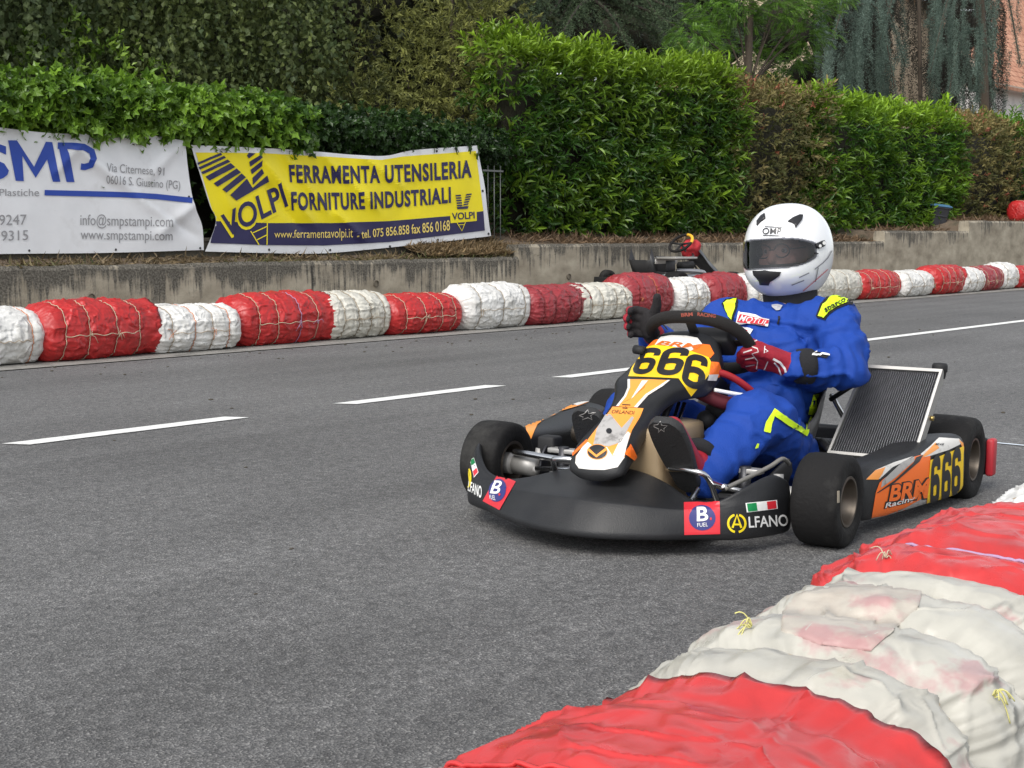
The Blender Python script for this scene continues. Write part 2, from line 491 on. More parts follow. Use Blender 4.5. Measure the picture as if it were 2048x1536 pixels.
def wallmat(name, zt, dark):
    m, n, l, b = new_mat(name)
    tc = n.new('ShaderNodeTexCoord')
    def noise(sc, scale=1, detail=5, rough=0.6):
        mp = n.new('ShaderNodeMapping'); mp.inputs['Scale'].default_value = sc; l.new(tc.outputs['Object'], mp.inputs[0])
        z = n.new('ShaderNodeTexNoise'); z.inputs['Scale'].default_value = scale; z.inputs['Detail'].default_value = detail; z.inputs['Roughness'].default_value = rough
        l.new(mp.outputs[0], z.inputs['Vector']); return z
    base = noise((3, 3, 5)); streak = noise((26, 26, 2.2), 1, 5); patch = noise((1.6, 1.6, 2.4), 1, 6); fine = noise((60, 60, 60), 1, 4)
    r = n.new('ShaderNodeValToRGB'); l.new(base.outputs['Fac'], r.inputs[0])
    r.color_ramp.elements[0].position = 0.3; r.color_ramp.elements[0].color = (0.215, 0.185, 0.14, 1)
    r.color_ramp.elements[1].position = 0.7; r.color_ramp.elements[1].color = (0.42, 0.375, 0.295, 1)
    sx = n.new('ShaderNodeSeparateXYZ'); l.new(tc.outputs['Object'], sx.inputs[0])
    # height below the coping, broken up by streaks of lichen
    sub = n.new('ShaderNodeMath'); sub.operation = 'SUBTRACT'; sub.inputs[0].default_value = zt; l.new(sx.outputs['Z'], sub.inputs[1])
    a = n.new('ShaderNodeMath'); a.operation = 'MULTIPLY_ADD'; l.new(streak.outputs['Fac'], a.inputs[0]); a.inputs[1].default_value = -0.85; l.new(sub.outputs[0], a.inputs[2])
    a2 = n.new('ShaderNodeMath'); a2.operation = 'MULTIPLY_ADD'; l.new(patch.outputs['Fac'], a2.inputs[0]); a2.inputs[1].default_value = -0.95; l.new(a.outputs[0], a2.inputs[2])
    mr = n.new('ShaderNodeMapRange'); mr.inputs['From Min'].default_value = -0.84 + dark; mr.inputs['From Max'].default_value = -0.70 + dark; mr.inputs['To Min'].default_value = 0.92; mr.inputs['To Max'].default_value = 0.0
    l.new(a2.outputs[0], mr.inputs['Value'])
    dk = n.new('ShaderNodeValToRGB'); l.new(fine.outputs['Fac'], dk.inputs[0])
    dk.color_ramp.elements[0].position = 0.4; dk.color_ramp.elements[0].color = (0.048, 0.045, 0.038, 1)
    dk.color_ramp.elements[1].position = 0.72; dk.color_ramp.elements[1].color = (0.20, 0.185, 0.16, 1)
    mx = n.new('ShaderNodeMix'); mx.data_type = 'RGBA'; l.new(mr.outputs[0], mx.inputs['Factor']); l.new(r.outputs[0], mx.inputs['A']); l.new(dk.outputs[0], mx.inputs['B'])
    l.new(mx.outputs['Result'], b.inputs['Base Color']); b.inputs['Roughness'].default_value = 0.92; b.inputs['Specular IOR Level'].default_value = 0.2
    bp = n.new('ShaderNodeBump'); bp.inputs['Strength'].default_value = 0.7; bp.inputs['Distance'].default_value = 0.01; l.new(fine.outputs['Fac'], bp.inputs['Height']); l.new(bp.outputs[0], b.inputs['Normal'])
    return m
def wall(d0, d1, zt, label, dark, n0=10.4, n1=10.6):
    k = int((d1 - d0) / 0.12); ds = np.linspace(d0, d1, k); R = []
    for d in ds:
        e = 0.012 * mnoise.noise(Vector((d * 3, zt * 9, 0))) + 0.008 * mnoise.noise(Vector((d * 11, zt * 9, 0)))
        R.append([(d, n0, -0.02), (d, n0, zt * 0.5), (d, n0 + 0.002, zt - 0.035 + e), (d, n0 + 0.025, zt + e), (d, n1 - 0.02, zt + e * 0.7), (d, n1, zt - 0.05), (d, n1, -0.02)])
    g = Geo().grid(R, True, True); o = g.out('retaining_wall', wallmat('weathered concrete %.2f' % zt, zt, dark), None, False, angle=0.5); o.matrix_world = ROADM
    return tag(o, label, 'wall', 'stepped concrete retaining walls')
w1 = wall(-12, 12.3, 0.60, 'lowest weathered concrete wall running below the two banners', 0.02)
w2 = wall(12.303, 21.45, 0.742, 'dark stained concrete wall behind the parked kart and the driver', 0.0)
w3 = wall(21.453, 24.8, 0.91, 'short concrete wall step with the wheelie bin on top', -0.06)
w4 = wall(24.803, 60, 1.1, 'tallest pale streaked concrete wall at the right edge', -0.1)
DARK = plain('dark hole', (0.012, 0.012, 0.012), 0.9)
PIPE = plain('drain pipe clay', (0.10, 0.085, 0.065), 0.9)
for d, z, wo in ((6.75, 0.33, w1), (10.05, 0.36, w1), (13.2, 0.36, w2), (17.2, 0.36, w2)):
    M = Matrix.Translation((d, 10.4, z)) @ Matrix.Rotation(PI / 2, 4, 'X')
    o = Geo().lathe([(0.034, -0.003), (0.036, 0.018), (0.030, 0.020), (0.028, -0.0025), (0.0005, -0.0022)], M, 18).out('drain_hole', PIPE, wo)
for wo, z, pts in ((w1, 0.6, (9.2,)), (w2, 0.74, (15.6, 18.9)), (w4, 1.1, (27.5, 31.0))):
    for d in pts:
        Geo().box((d - 0.004, 10.396, 0.0), (d + 0.004, 10.41, z - 0.05)).out('joint', DARK, wo, False)
# low plinth the banner fence stands on
PL = plain('mossy plinth', (0.095, 0.085, 0.065), 0.95, var=0.4, vscale=8, bump=0.8, bscale=60)
o = Geo().box((-12, 10.98, 0.5), (12.2, 11.12, 0.80)).box((-12, 10.96, 0.79), (12.2, 11.14, 0.825)).out('fence_plinth', PL, None, False, bevel=0.006); o.matrix_world = ROADM
tag(o, 'low dark mossy plinth just under the banners, behind the lowest wall', 'wall')

# ------------------------------------------------------------------ leaves
TPL = {
 'simple': (np.array([(0, 0, 0), (0.45, 0.5, 0.10), (0.5, 0, -0.02), (0.45, -0.5, 0.10), (1, 0, -0.08)]), np.array([(0, 2, 1), (0, 3, 2), (1, 2, 4), (2, 3, 4)])),
 'lance': (np.array([(0, 0, 0), (0.3, 0.42, 0.10), (0.32, 0, 0.02), (0.3, -0.42, 0.10), (0.68, 0.40, 0.06), (0.68, 0, -0.03), (0.68, -0.40, 0.06), (1, 0, -0.14)]),
           np.array([(0, 2, 1), (0, 3, 2), (1, 2, 4), (2, 5, 4), (2, 3, 5), (3, 6, 5), (4, 5, 7), (5, 6, 7)])),
 'ivy': (np.array([(0.28, 0, 0.0), (0, 0.08, 0), (0.02, 0.42, -0.05), (0.32, 0.30, 0.02), (0.45, 0.52, -0.08), (0.62, 0.22, 0.02), (1.0, 0, -0.14), (0.62, -0.22, 0.02), (0.45, -0.52, -0.08), (0.32, -0.30, 0.02), (0.02, -0.42, -0.05), (0, -0.08, 0)]),
         np.array([(0, i, i + 1) for i in range(1, 11)])),
}
def unit(a): return a / np.maximum(1e-9, np.linalg.norm(a, axis=-1, keepdims=True))
def leaves(name, base, axis, nrm, length, width, tint, mat, parent=None, tpl='simple'):
    P, F = TPL[tpl]; N = len(base)
    axis = unit(axis); side = unit(np.cross(nrm, axis)); up = np.cross(axis, side)
    length = np.broadcast_to(length, N); width = np.broadcast_to(width, N)
    V = base[:, None] + axis[:, None] * (P[None, :, :1] * length[:, None, None]) + side[:, None] * (P[None, :, 1:2] * width[:, None, None]) + up[:, None] * (P[None, :, 2:3] * length[:, None, None])
    FF = (F[None] + (np.arange(N) * len(P))[:, None, None]).reshape(-1, 3)
    return mesh(name, V.reshape(-1, 3), FF, mat, parent, False, np.repeat(tint, len(P), 0))
def shoots(base, dirs, k, stem, spread, rng, back=0.15):
    """k leaves set round each shoot; gives bases, axes, normals and shoot index"""
    S = len(base); dirs = unit(dirs)
    ref = rng.normal(size=(S, 3)); a = unit(np.cross(dirs, ref)); b = np.cross(dirs, a)
    idx = np.repeat(np.arange(S), k); j = np.tile(np.arange(k), S); N = S * k
    ang = j * 2.4 + rng.uniform(0, 6.28, S)[idx]
    rad = a[idx] * np.cos(ang)[:, None] + b[idx] * np.sin(ang)[:, None]
    t = (j + 0.5) / k
    pos = base[idx] + dirs[idx] * (t * stem)[:, None]
    sp = spread * (1.25 - 0.7 * t) * rng.uniform(0.7, 1.3, N)
    ax = unit(dirs[idx] + rad * sp[:, None] + np.array([0, 0, -back]) * rng.uniform(0, 1, (N, 1)))
    nr = unit(dirs[idx] * 1.0 - rad * 0.3 + rng.normal(size=(N, 3)) * 0.25 + np.array([0, 0, 0.5]))
    return pos, ax, nr, idx, t
def mixc(cols, w):
    cols = np.array(cols); return w @ cols
BARK = plain('bark', (0.075, 0.058, 0.042), 0.95, var=0.35, vscale=25, bump=0.9, bscale=60)
CORE = plain('dark core', (0.020, 0.019, 0.010), 1.0, var=0.5, vscale=20, bump=1.0, bscale=50)  # for the solid cores added inside hedges and crowns to block light

def hedge(name, label, cat, d0, d1, n0, n1, z0, z1, S, k, L, Wd, stem, spread, dark, bright, ptop, mat, seed, tpl='lance', lump=0.12, flop=0.0, tips=None, group=None, z1b=None, jit=0.35):
    rng = np.random.default_rng(seed)
    z1b = z1 if z1b is None else z1b
    M = Matrix.Rotation(ROADROT, 4, 'Z') @ Matrix.Translation(((d0 + d1) / 2, (n0 + n1) / 2, z0))
    r = root(name, M, label, cat, group)
    hd, hn, hz = (d1 - d0) / 2, (n1 - n0) / 2, (z1 - z0)
    # sample front, top and both ends by area
    A = np.array([2 * hd * hz, 2 * hd * 2 * hn * 0.9, 2 * hn * hz * 0.7, 2 * hn * hz * 0.7]); c = rng.choice(4, S, p=A / A.sum())
    a, b = rng.uniform(-1, 1, S), rng.uniform(0, 1, S)
    P = np.zeros((S, 3)); O = np.zeros((S, 3))
    f = c == 0; P[f] = np.stack([a[f] * hd, np.full(f.sum(), -hn), b[f] * hz], 1); O[f] = (0, -1, 0.25)
    f = c == 1; P[f] = np.stack([a[f] * hd, (b[f] * 2 - 1) * hn, np.full(f.sum(), hz)], 1); O[f] = (0, -0.25, 1)
    f = c == 2; P[f] = np.stack([np.full(f.sum(), -hd), a[f] * hn, b[f] * hz], 1); O[f] = (-1, 0, 0.25)
    f = c == 3; P[f] = np.stack([np.full(f.sum(), hd), a[f] * hn, b[f] * hz], 1); O[f] = (1, 0, 0.25)
    ht = hz + (z1b - z1) * (P[:, 0] / (2 * hd) + 0.5)
    P[:, 2] *= ht / hz
    rel = P[:, 2] / ht
    # rounded upper edge, uneven face
    edge = sstep(0.78, 1.0, rel) * (c == 0)
    P[:, 1] += edge * 0.22 * rng.uniform(0.2, 1, S)
    lm = fbm(P * 1.3 + seed, 3, seed)
    depth = rng.uniform(-0.22, 0.08, S)
    P += O * (lm * lump * 2 + depth)[:, None]
    O = O + np.array([0, 0, 1]) * edge[:, None] * 0.8 + rng.normal(size=(S, 3)) * jit + np.array([0.25, 0, -flop])
    pos, ax, nr, idx, t = shoots(P, O, k, stem, spread, rng)
    N = len(pos)
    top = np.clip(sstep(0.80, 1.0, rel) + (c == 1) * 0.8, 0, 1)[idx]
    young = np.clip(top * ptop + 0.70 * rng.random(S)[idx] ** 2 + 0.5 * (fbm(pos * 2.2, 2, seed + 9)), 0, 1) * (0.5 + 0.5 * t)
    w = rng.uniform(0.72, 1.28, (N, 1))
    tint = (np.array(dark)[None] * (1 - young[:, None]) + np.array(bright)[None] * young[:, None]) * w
    if tips is not None:
        q = (rng.random(S)[idx] < tips[1] + 0.06 * top) & (t > 0.4)
        tint[q] = np.array(tips[0]) * rng.uniform(0.7, 1.3, (q.sum(), 1))
    sz = rng.uniform(0.55, 1.3, N)
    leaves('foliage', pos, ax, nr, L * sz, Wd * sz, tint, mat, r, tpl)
    # solid dark core, added to block light coming through the leaves
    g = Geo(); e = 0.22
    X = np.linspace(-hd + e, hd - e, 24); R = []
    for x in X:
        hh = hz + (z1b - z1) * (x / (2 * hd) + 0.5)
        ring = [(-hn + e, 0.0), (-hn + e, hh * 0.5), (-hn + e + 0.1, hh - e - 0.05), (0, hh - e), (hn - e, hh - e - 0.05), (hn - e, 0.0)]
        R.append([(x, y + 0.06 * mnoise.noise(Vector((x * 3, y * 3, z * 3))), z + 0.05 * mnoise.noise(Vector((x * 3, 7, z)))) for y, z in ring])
    g.grid(R, True, True).out('hedge_core', CORE, r, True)
    g = Geo()
    for i in range(max(2, int(2 * hd / 0.8))):
        x = -hd + 0.4 + i * 0.8; g.tube([(x, -hn * 0.3, -0.15), (x + 0.03, -hn * 0.3, 0.4), (x - 0.02, -hn * 0.2, hz * 0.6)], [0.035, 0.03, 0.015], 7)
    g.out('stems', BARK, r)
    return r
LEAF = leafmat('glossy leaf', 0.33, 0.28)
DULL = leafmat('dull leaf', 0.6, 0.25)
def crown(r, clumps, S, k, L, Wd, stem, spread, dark, bright, mat, seed, tpl='simple', droop=0.0, out=1.0, frame=None, fill=0.35, name='crown'):
    """leafy clumps: list of (centre, radii) in world space; shoots on the shells of the clumps and some inside"""
    rng = np.random.default_rng(seed); inv = np.array((frame or r.matrix_world).inverted())
    vol = np.array([c[1][0] * c[1][1] + c[1][1] * c[1][2] + c[1][0] * c[1][2] for c in clumps]); cnt = np.maximum(3, (S * vol / vol.sum()).astype(int))
    B, D = [], []
    for (c, rad), m in zip(clumps, cnt):
        u = unit(rng.normal(size=(m, 3))); rr = np.where(rng.random(m) < fill, rng.uniform(0.2, 0.9, m), rng.uniform(0.85, 1.1, m))
        bump = 1 + 0.25 * fbm(u * 2.2 + seed, 2, seed)
        B.append(np.array(c) + u * np.array(rad) * (rr * bump)[:, None]); D.append(u * out + np.array([0, 0, -droop]) + rng.normal(size=(m, 3)) * 0.45)
    B = np.concatenate(B); D = np.concatenate(D)
    pos, ax, nr, idx, t = shoots(B, D, k, stem, spread, rng)
    N = len(pos)
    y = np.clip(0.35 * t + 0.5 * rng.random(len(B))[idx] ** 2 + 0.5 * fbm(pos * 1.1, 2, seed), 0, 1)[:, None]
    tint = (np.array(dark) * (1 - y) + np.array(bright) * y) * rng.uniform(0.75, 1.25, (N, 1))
    P = np.concatenate([pos, np.ones((N, 1))], 1) @ inv.T
    R3 = inv[:3, :3]
    sz = rng.uniform(0.7, 1.3, N)
    return leaves(name, P[:, :3], ax @ R3.T, nr @ R3.T, L * sz, Wd * sz, tint, mat, r, tpl)
def trunk(r, pts, rad, limbs=(), mat=None, frame=None):
    inv = (frame or r.matrix_world).inverted(); g = Geo()
    q = [inv @ Vector(p) for p in pts]; g.tube(spline([tuple(p) for p in q], 12), list(np.interp(np.linspace(0, 1, 12), np.linspace(0, 1, len(rad)), rad)), 10)
    for L_, a, b in limbs:
        q = [tuple(inv @ Vector(p)) for p in L_]; g.tube(spline(q, 8), list(np.linspace(a, b, 8)), 7)
    return g.out('trunk', mat or BARK, r)
# ------------------------------------------------------------------ hedges
laurel_d, laurel_b = (0.032, 0.084, 0.011), (0.24, 0.38, 0.028)
LG = 'trimmed hedges along the street'
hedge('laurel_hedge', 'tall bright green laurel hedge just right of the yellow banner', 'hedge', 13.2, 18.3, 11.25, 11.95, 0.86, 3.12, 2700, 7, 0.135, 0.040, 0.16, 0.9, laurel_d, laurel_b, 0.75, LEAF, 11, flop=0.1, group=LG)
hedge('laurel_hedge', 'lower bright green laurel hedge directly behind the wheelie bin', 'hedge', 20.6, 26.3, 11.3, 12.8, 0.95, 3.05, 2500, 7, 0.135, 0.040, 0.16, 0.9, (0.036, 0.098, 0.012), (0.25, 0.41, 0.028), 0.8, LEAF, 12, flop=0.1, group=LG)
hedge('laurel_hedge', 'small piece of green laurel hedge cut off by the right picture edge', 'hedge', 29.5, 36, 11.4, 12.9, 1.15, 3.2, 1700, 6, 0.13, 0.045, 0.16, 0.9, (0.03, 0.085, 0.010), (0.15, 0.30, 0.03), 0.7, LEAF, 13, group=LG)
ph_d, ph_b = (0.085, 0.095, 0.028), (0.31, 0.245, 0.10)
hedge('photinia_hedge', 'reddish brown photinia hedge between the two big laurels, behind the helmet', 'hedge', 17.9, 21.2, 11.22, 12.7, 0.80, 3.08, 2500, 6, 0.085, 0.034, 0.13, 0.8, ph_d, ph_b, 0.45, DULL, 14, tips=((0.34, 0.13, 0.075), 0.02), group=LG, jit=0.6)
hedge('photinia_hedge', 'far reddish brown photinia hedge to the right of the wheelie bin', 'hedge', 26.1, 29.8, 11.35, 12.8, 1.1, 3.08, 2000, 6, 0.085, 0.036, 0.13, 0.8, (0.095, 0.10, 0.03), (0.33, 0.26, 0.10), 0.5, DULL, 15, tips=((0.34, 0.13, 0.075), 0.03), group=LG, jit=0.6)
ivy_d, ivy_b = (0.034, 0.085, 0.012), (0.23, 0.40, 0.04)
r = hedge('ivy_hedge', 'broad bright ivy hedge hanging over the top of both banners', 'hedge', 3.4, 9.95, 11.16, 12.0, 0.82, 2.06, 800, 3, 0.09, 0.09, 0.08, 0.6, ivy_d, ivy_b, 0.7, LEAF, 16, tpl='ivy', group=LG, lump=0.08)
cl = []
rngi = np.random.default_rng(3)
for d in np.arange(3.6, 9.75, 0.24):
    fall = max(0, d - 9.3) * 0.12
    cl.append((W(d, 11.22, 1.94 - fall), (0.30, 0.42, 0.26 + 0.05 * rngi.random())))
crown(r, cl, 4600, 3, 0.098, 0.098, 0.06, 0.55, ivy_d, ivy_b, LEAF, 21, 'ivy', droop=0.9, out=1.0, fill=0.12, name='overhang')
r = hedge('ivy_hedge', 'darker small leaved ivy hedge above the right half of the yellow banner', 'hedge', 9.95, 12.75, 11.14, 12.2, 0.85, 1.90, 800, 4, 0.065, 0.065, 0.07, 0.6, (0.014, 0.036, 0.009), (0.055, 0.11, 0.025), 0.3, LEAF, 17, tpl='ivy', group=LG, lump=0.08)
cl = [(W(d, 11.28, 1.96 - 0.04 * (d - 10) + 0.05 * rngi.random()), (0.26, 0.36, 0.21)) for d in np.arange(10.05, 12.7, 0.22)]
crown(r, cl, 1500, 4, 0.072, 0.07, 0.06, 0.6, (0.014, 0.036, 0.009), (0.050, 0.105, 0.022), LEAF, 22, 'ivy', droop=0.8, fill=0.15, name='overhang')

# ------------------------------------------------------------------ trees behind the hedges
def M_at(p): return Matrix.Translation(tuple(p))
BIRCH = leafmat('birch leaf', 0.5, 0.35)
def strands(r, starts, lens, step, L, Wd, dark, bright, mat, seed, sway=0.12, hang=1.0, per=1, name='crown', tuft=False, lean=None, tpl='simple'):
    rng = np.random.default_rng(seed); inv = np.array(r.matrix_world.inverted()); B, A, Nn, C = [], [], [], []
    for s, ln in zip(starts, lens):
        m = max(4, int(ln / step)); t = np.linspace(0, 1, m); ph = rng.uniform(0, 6.28, 2); dr = rng.normal(size=2) * sway
        if lean is not None: dr = dr + np.array(lean)
        x = s[0] + dr[0] * t * ln + 0.05 * np.sin(t * 4 + ph[0]); y = s[1] + dr[1] * t * ln + 0.05 * np.sin(t * 3.5 + ph[1]); z = s[2] - hang * t * ln
        p = np.stack([x, y, z], 1); tone = rng.uniform(0, 1)
        for q in range(per):
            ax = rng.normal(size=(m, 3)); ax[:, 2] -= (0.1 if tuft else 1.1); ax = unit(ax)
            B.append(p + (0 if tuft else rng.normal(size=(m, 3)) * 0.035)); A.append(ax); Nn.append(rng.normal(size=(m, 3)))
            w = np.clip(0.55 * tone + 0.5 * rng.random(m) * rng.random(m) + (0.3 * t if tuft else 0), 0, 1)[:, None]
            C.append((np.array(dark) * (1 - w) + np.array(bright) * w) * rng.uniform(0.75, 1.25, (m, 1)))
    B, A, Nn, C = map(np.concatenate, (B, A, Nn, C))
    P = B @ inv[:3, :3].T + inv[:3, 3]; sz = rng.uniform(0.7, 1.3, len(B))
    return leaves(name, P, A, Nn, L * sz, Wd * sz, C, mat, r, tpl)
rb = np.random.default_rng(8)
TG = 'trees in the garden behind the hedges'
for lab, dc, nc, seed, S, tone in (('weeping birch with hanging grey green sprays at the far left', 6.4, 14.0, 31, 1500, 0), ('weeping birch hanging above the yellow banner, left of the evergreen shrub', 10.4, 14.2, 32, 1500, 1)):
    r = root('birch_tree', M_at(W(dc, nc, 0.7)), lab, 'tree', TG)
    ang = rb.uniform(0, 6.28, S); rad = np.sqrt(rb.uniform(0.02, 1, S)) * 2.5
    st = [W(dc + rad[i] * math.cos(ang[i]) * 1.05, nc + rad[i] * math.sin(ang[i]) * 0.62, rb.uniform(2.9, 6.4) - 0.12 * rad[i] ** 2) for i in range(S)]
    strands(r, st, rb.uniform(0.7, 1.7, S), 0.036, 0.070, 0.058, (0.055, 0.085, 0.036), (0.23, 0.29, 0.12) if tone == 0 else (0.24, 0.29, 0.09), BIRCH, seed, per=1)
    limbs = [([W(dc, nc, 2.2 + i * 0.35), W(dc + 0.9 * math.cos(i * 2.1), nc + 0.7 * math.sin(i * 2.1), 3.6 + i * 0.3), W(dc + 2.0 * math.cos(i * 2.1), nc + 1.2 * math.sin(i * 2.1), 4.0 + i * 0.25)], 0.05, 0.012) for i in range(7)]
    trunk(r, [W(dc, nc + .5, 0.6), W(dc + 0.1, nc + .6, 3), W(dc, nc + 0.6, 6.4)], [0.14, 0.11, 0.03], limbs, plain('birch bark', (0.06, 0.055, 0.045), 0.9, var=0.5, vscale=12, dirt=(0.03, 0.028, 0.025), dscale=9))
# lighter bush showing between the birch sprays
r = root('garden_bush', M_at(W(8.35, 13.0, 0.7)), 'light green bush showing under the birch sprays just above the ivy', 'bush', None)
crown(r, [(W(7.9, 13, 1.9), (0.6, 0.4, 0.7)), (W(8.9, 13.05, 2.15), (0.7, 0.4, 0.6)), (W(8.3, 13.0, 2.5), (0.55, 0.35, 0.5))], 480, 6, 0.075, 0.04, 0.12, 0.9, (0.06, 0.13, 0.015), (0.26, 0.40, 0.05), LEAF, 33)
trunk(r, [W(8.35, 13, 0.6), W(8.3, 13, 1.4), W(8.4, 13, 2.4)], [0.03, 0.025, 0.01])
# evergreen shrub
EG = PXN(905, 430, 13.0); EG = np.array([EG[0], EG[1], 0]); r = root('evergreen_shrub', M_at(EG + np.array([0, 0, .8])), 'dark olive evergreen shrub between the birches and the tall laurel hedge', 'shrub', None)
cl = [(PXN(u, v, n_), (a, a, b)) for u, v, n_, a, b in ((930, 60, 12.7, .55, .6), (870, 120, 12.6, .5, .6), (950, 190, 12.5, .42, .5), (900, 250, 12.3, .45, .42), (985, 40, 12.9, .5, .6), (880, -40, 12.9, .7, .6), (960, -110, 13, .7, .7), (820, 180, 12.8, .4, .5), (965, 255, 12.35, .3, .35), (780, 110, 13.2, .6, .7), (1000, 130, 12.8, .35, .5), (760, 230, 12.6, .45, .4), (690, 200, 12.9, .5, .45))]
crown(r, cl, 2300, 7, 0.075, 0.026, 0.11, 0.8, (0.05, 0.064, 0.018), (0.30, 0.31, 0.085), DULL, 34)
trunk(r, [EG + np.array([0, 0, q]) for q in (.7, 2, 4)], [0.06, 0.05, 0.02], [([EG + np.array([0, 0, 1.2]), EG + DD * -.6 + np.array([0, 0, 2.2]), EG + DD * -.9 + np.array([0, 0, 3])], 0.03, 0.01), ([EG + np.array([0, 0, 1.4]), EG + DD * .4 + np.array([0, 0, 2.4]), EG + DD * .6 + np.array([0, 0, 3.2])], 0.03, 0.01)])
# dark conifers closing the view
CON = leafmat('conifer needles', 0.65, 0.12)
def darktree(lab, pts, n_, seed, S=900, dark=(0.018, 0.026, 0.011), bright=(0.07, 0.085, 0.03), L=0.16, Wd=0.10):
    c0 = PXN(pts[0][0], 430, n_); r = root('background_tree', M_at((c0[0], c0[1], 0.8)), lab, 'tree', TG)
    cl = [(PXN(u, v, n_ + (i % 3) * 0.5), (a, a, a * 1.1)) for i, (u, v, a) in enumerate(pts)]
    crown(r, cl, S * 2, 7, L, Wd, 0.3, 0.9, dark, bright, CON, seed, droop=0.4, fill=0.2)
    inv_ = r.matrix_world.inverted()
    for c, a in cl:
        o = Geo().ball(tuple(inv_ @ Vector(c)), tuple(x * .82 for x in a), k=18, q=12).out('crown_core', CORE, r); q = coords(o); setcoords(o, q + normals(o) * (.25 * a[0] * fbm(q * 1.8, 2, seed))[:, None])  # solid dark lump added in each clump to shut out the bright sky
    g0 = (c0[0], c0[1], 0.6); trunk(r, [g0, (c0[0] + 0.1, c0[1], 3), (c0[0], c0[1] + 0.1, 7)], [0.25, 0.2, 0.05])
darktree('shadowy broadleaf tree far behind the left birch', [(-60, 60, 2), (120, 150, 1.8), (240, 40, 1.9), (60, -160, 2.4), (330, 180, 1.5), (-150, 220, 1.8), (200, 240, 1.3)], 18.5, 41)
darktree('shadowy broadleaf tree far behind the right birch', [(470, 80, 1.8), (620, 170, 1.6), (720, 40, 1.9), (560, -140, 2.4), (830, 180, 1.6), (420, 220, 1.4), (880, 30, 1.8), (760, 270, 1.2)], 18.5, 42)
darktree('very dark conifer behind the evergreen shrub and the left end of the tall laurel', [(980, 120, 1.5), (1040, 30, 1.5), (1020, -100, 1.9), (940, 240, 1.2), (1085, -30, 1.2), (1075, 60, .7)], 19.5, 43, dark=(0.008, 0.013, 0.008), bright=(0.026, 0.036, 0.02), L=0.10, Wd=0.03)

# cedars
def needles(r, segs, per_m, L, Wd, dark, bright, seed, name='crown', tuft=0.05):
    """tufted needle boughs: list of polylines in world space"""
    rng = np.random.default_rng(seed); inv = np.array(r.matrix_world.inverted()); B, A, Nn, C = [], [], [], []
    for pl in segs:
        P = np.array(pl); ln = np.linalg.norm(np.diff(P, axis=0), axis=1).sum(); m = max(6, int(ln * per_m))
        q = spline(P, m); tg = unit(np.gradient(q, axis=0)); tone = rng.uniform(0, 1) ** 1.5
        B.append(q + rng.normal(size=(m, 3)) * tuft); A.append(unit(rng.normal(size=(m, 3)) + tg * 0.7)); Nn.append(rng.normal(size=(m, 3)))
        w = np.clip(0.6 * tone + 0.5 * rng.random(m) ** 2, 0, 1)[:, None]
        C.append((np.array(dark) * (1 - w) + np.array(bright) * w) * rng.uniform(0.8, 1.2, (m, 1)))
    B, A, Nn, C = map(np.concatenate, (B, A, Nn, C))
    P = B @ inv[:3, :3].T + inv[:3, 3]; sz = rng.uniform(0.6, 1.3, len(B))
    return leaves(name, P, A, Nn, L * sz, Wd * sz, C, CON, r, 'simple')
rc = np.random.default_rng(17)
# weeping blue cedar
p0 = PXN(1960, 430, 18); r = root('weeping_cedar', M_at((p0[0], p0[1], 0.9)), 'weeping blue grey cedar with hanging needle curtains at the right', 'tree', TG)
segs = []
arms = []
for i, (u0, v0, u1, v1) in enumerate(((1700, -60, 1810, 90), (1760, -80, 1660, 60), (1880, -120, 1760, 40), (1960, -60, 1860, 110), (1985, -40, 2040, 90), (1720, 10, 1800, 200), (1950, 60, 1890, 190), (2020, -60, 1985, 60))):
    for j in range(2):
        n_ = 16.2 + rc.uniform(0, 2.4); a = PXN(u0 + rc.uniform(-20, 20), v0, n_); b = PXN(u1, v1 + 40, n_ - 0.6); m = PXN((u0 + u1) / 2, min(v0, v1) + 20, n_ - 0.3)
        segs.append([a, m, b]); arms.append([a, m, b])
for i in range(190):
    u = rc.uniform(1630, 2110); v = rc.uniform(-90, 110) if rc.random() < .75 else rc.uniform(80, 150); n_ = rc.uniform(15.8, 20)
    v1 = min(235, v + rc.uniform(70, 190)); du = rc.normal() * 9
    if 1985 < u < 2048 and rc.random() < 0.7: continue
    if 1775 < u < 1865 and rc.random() < 0.8: continue
    segs.append([PXN(u, v, n_), PXN(u + du * .5 + rc.normal() * 6, (v + v1) / 2, n_ - .05), PXN(u + du, v1, n_ - .1)])
needles(r, segs, 430, 0.055, 0.014, (0.030, 0.052, 0.040), (0.20, 0.28, 0.225), 51, tuft=0.040)
trunk(r, [(p0[0], p0[1], 0.8), (p0[0] + .1, p0[1], 3), tuple(PXN(1955, -60, 18)), tuple(PXN(1900, -200, 18))], [0.22, 0.18, 0.12, 0.06], [(a, 0.03, 0.01) for a in arms])
# brown dead inner curtains of the neighbouring cypress
p0 = PXN(1840, 430, 20.5); r = root('cypress_tree', M_at((p0[0], p0[1], 0.9)), 'brown black cypress with bare hanging twigs behind the weeping cedar', 'tree', TG)
segs = []
for i in range(330):
    u = rc.uniform(1640, 2010); v = rc.uniform(-90, 110); n_ = rc.uniform(20, 22.5); v1 = min(235, v + rc.uniform(90, 220))
    if (1778 < u < 1862) and v1 > 60 and rc.random() < .7: continue
    segs.append([PXN(u, v, n_), PXN(u + rc.normal() * 6, (v + v1) / 2, n_), PXN(u + rc.normal() * 8, v1, n_)])
needles(r, segs, 150, 0.075, 0.022, (0.012, 0.011, 0.008), (0.045, 0.042, 0.030), 52, tuft=0.045)
trunk(r, [(p0[0], p0[1], 0.8), (p0[0], p0[1], 3), tuple(PXN(1835, -150, 20.5))], [0.10, 0.08, 0.05])
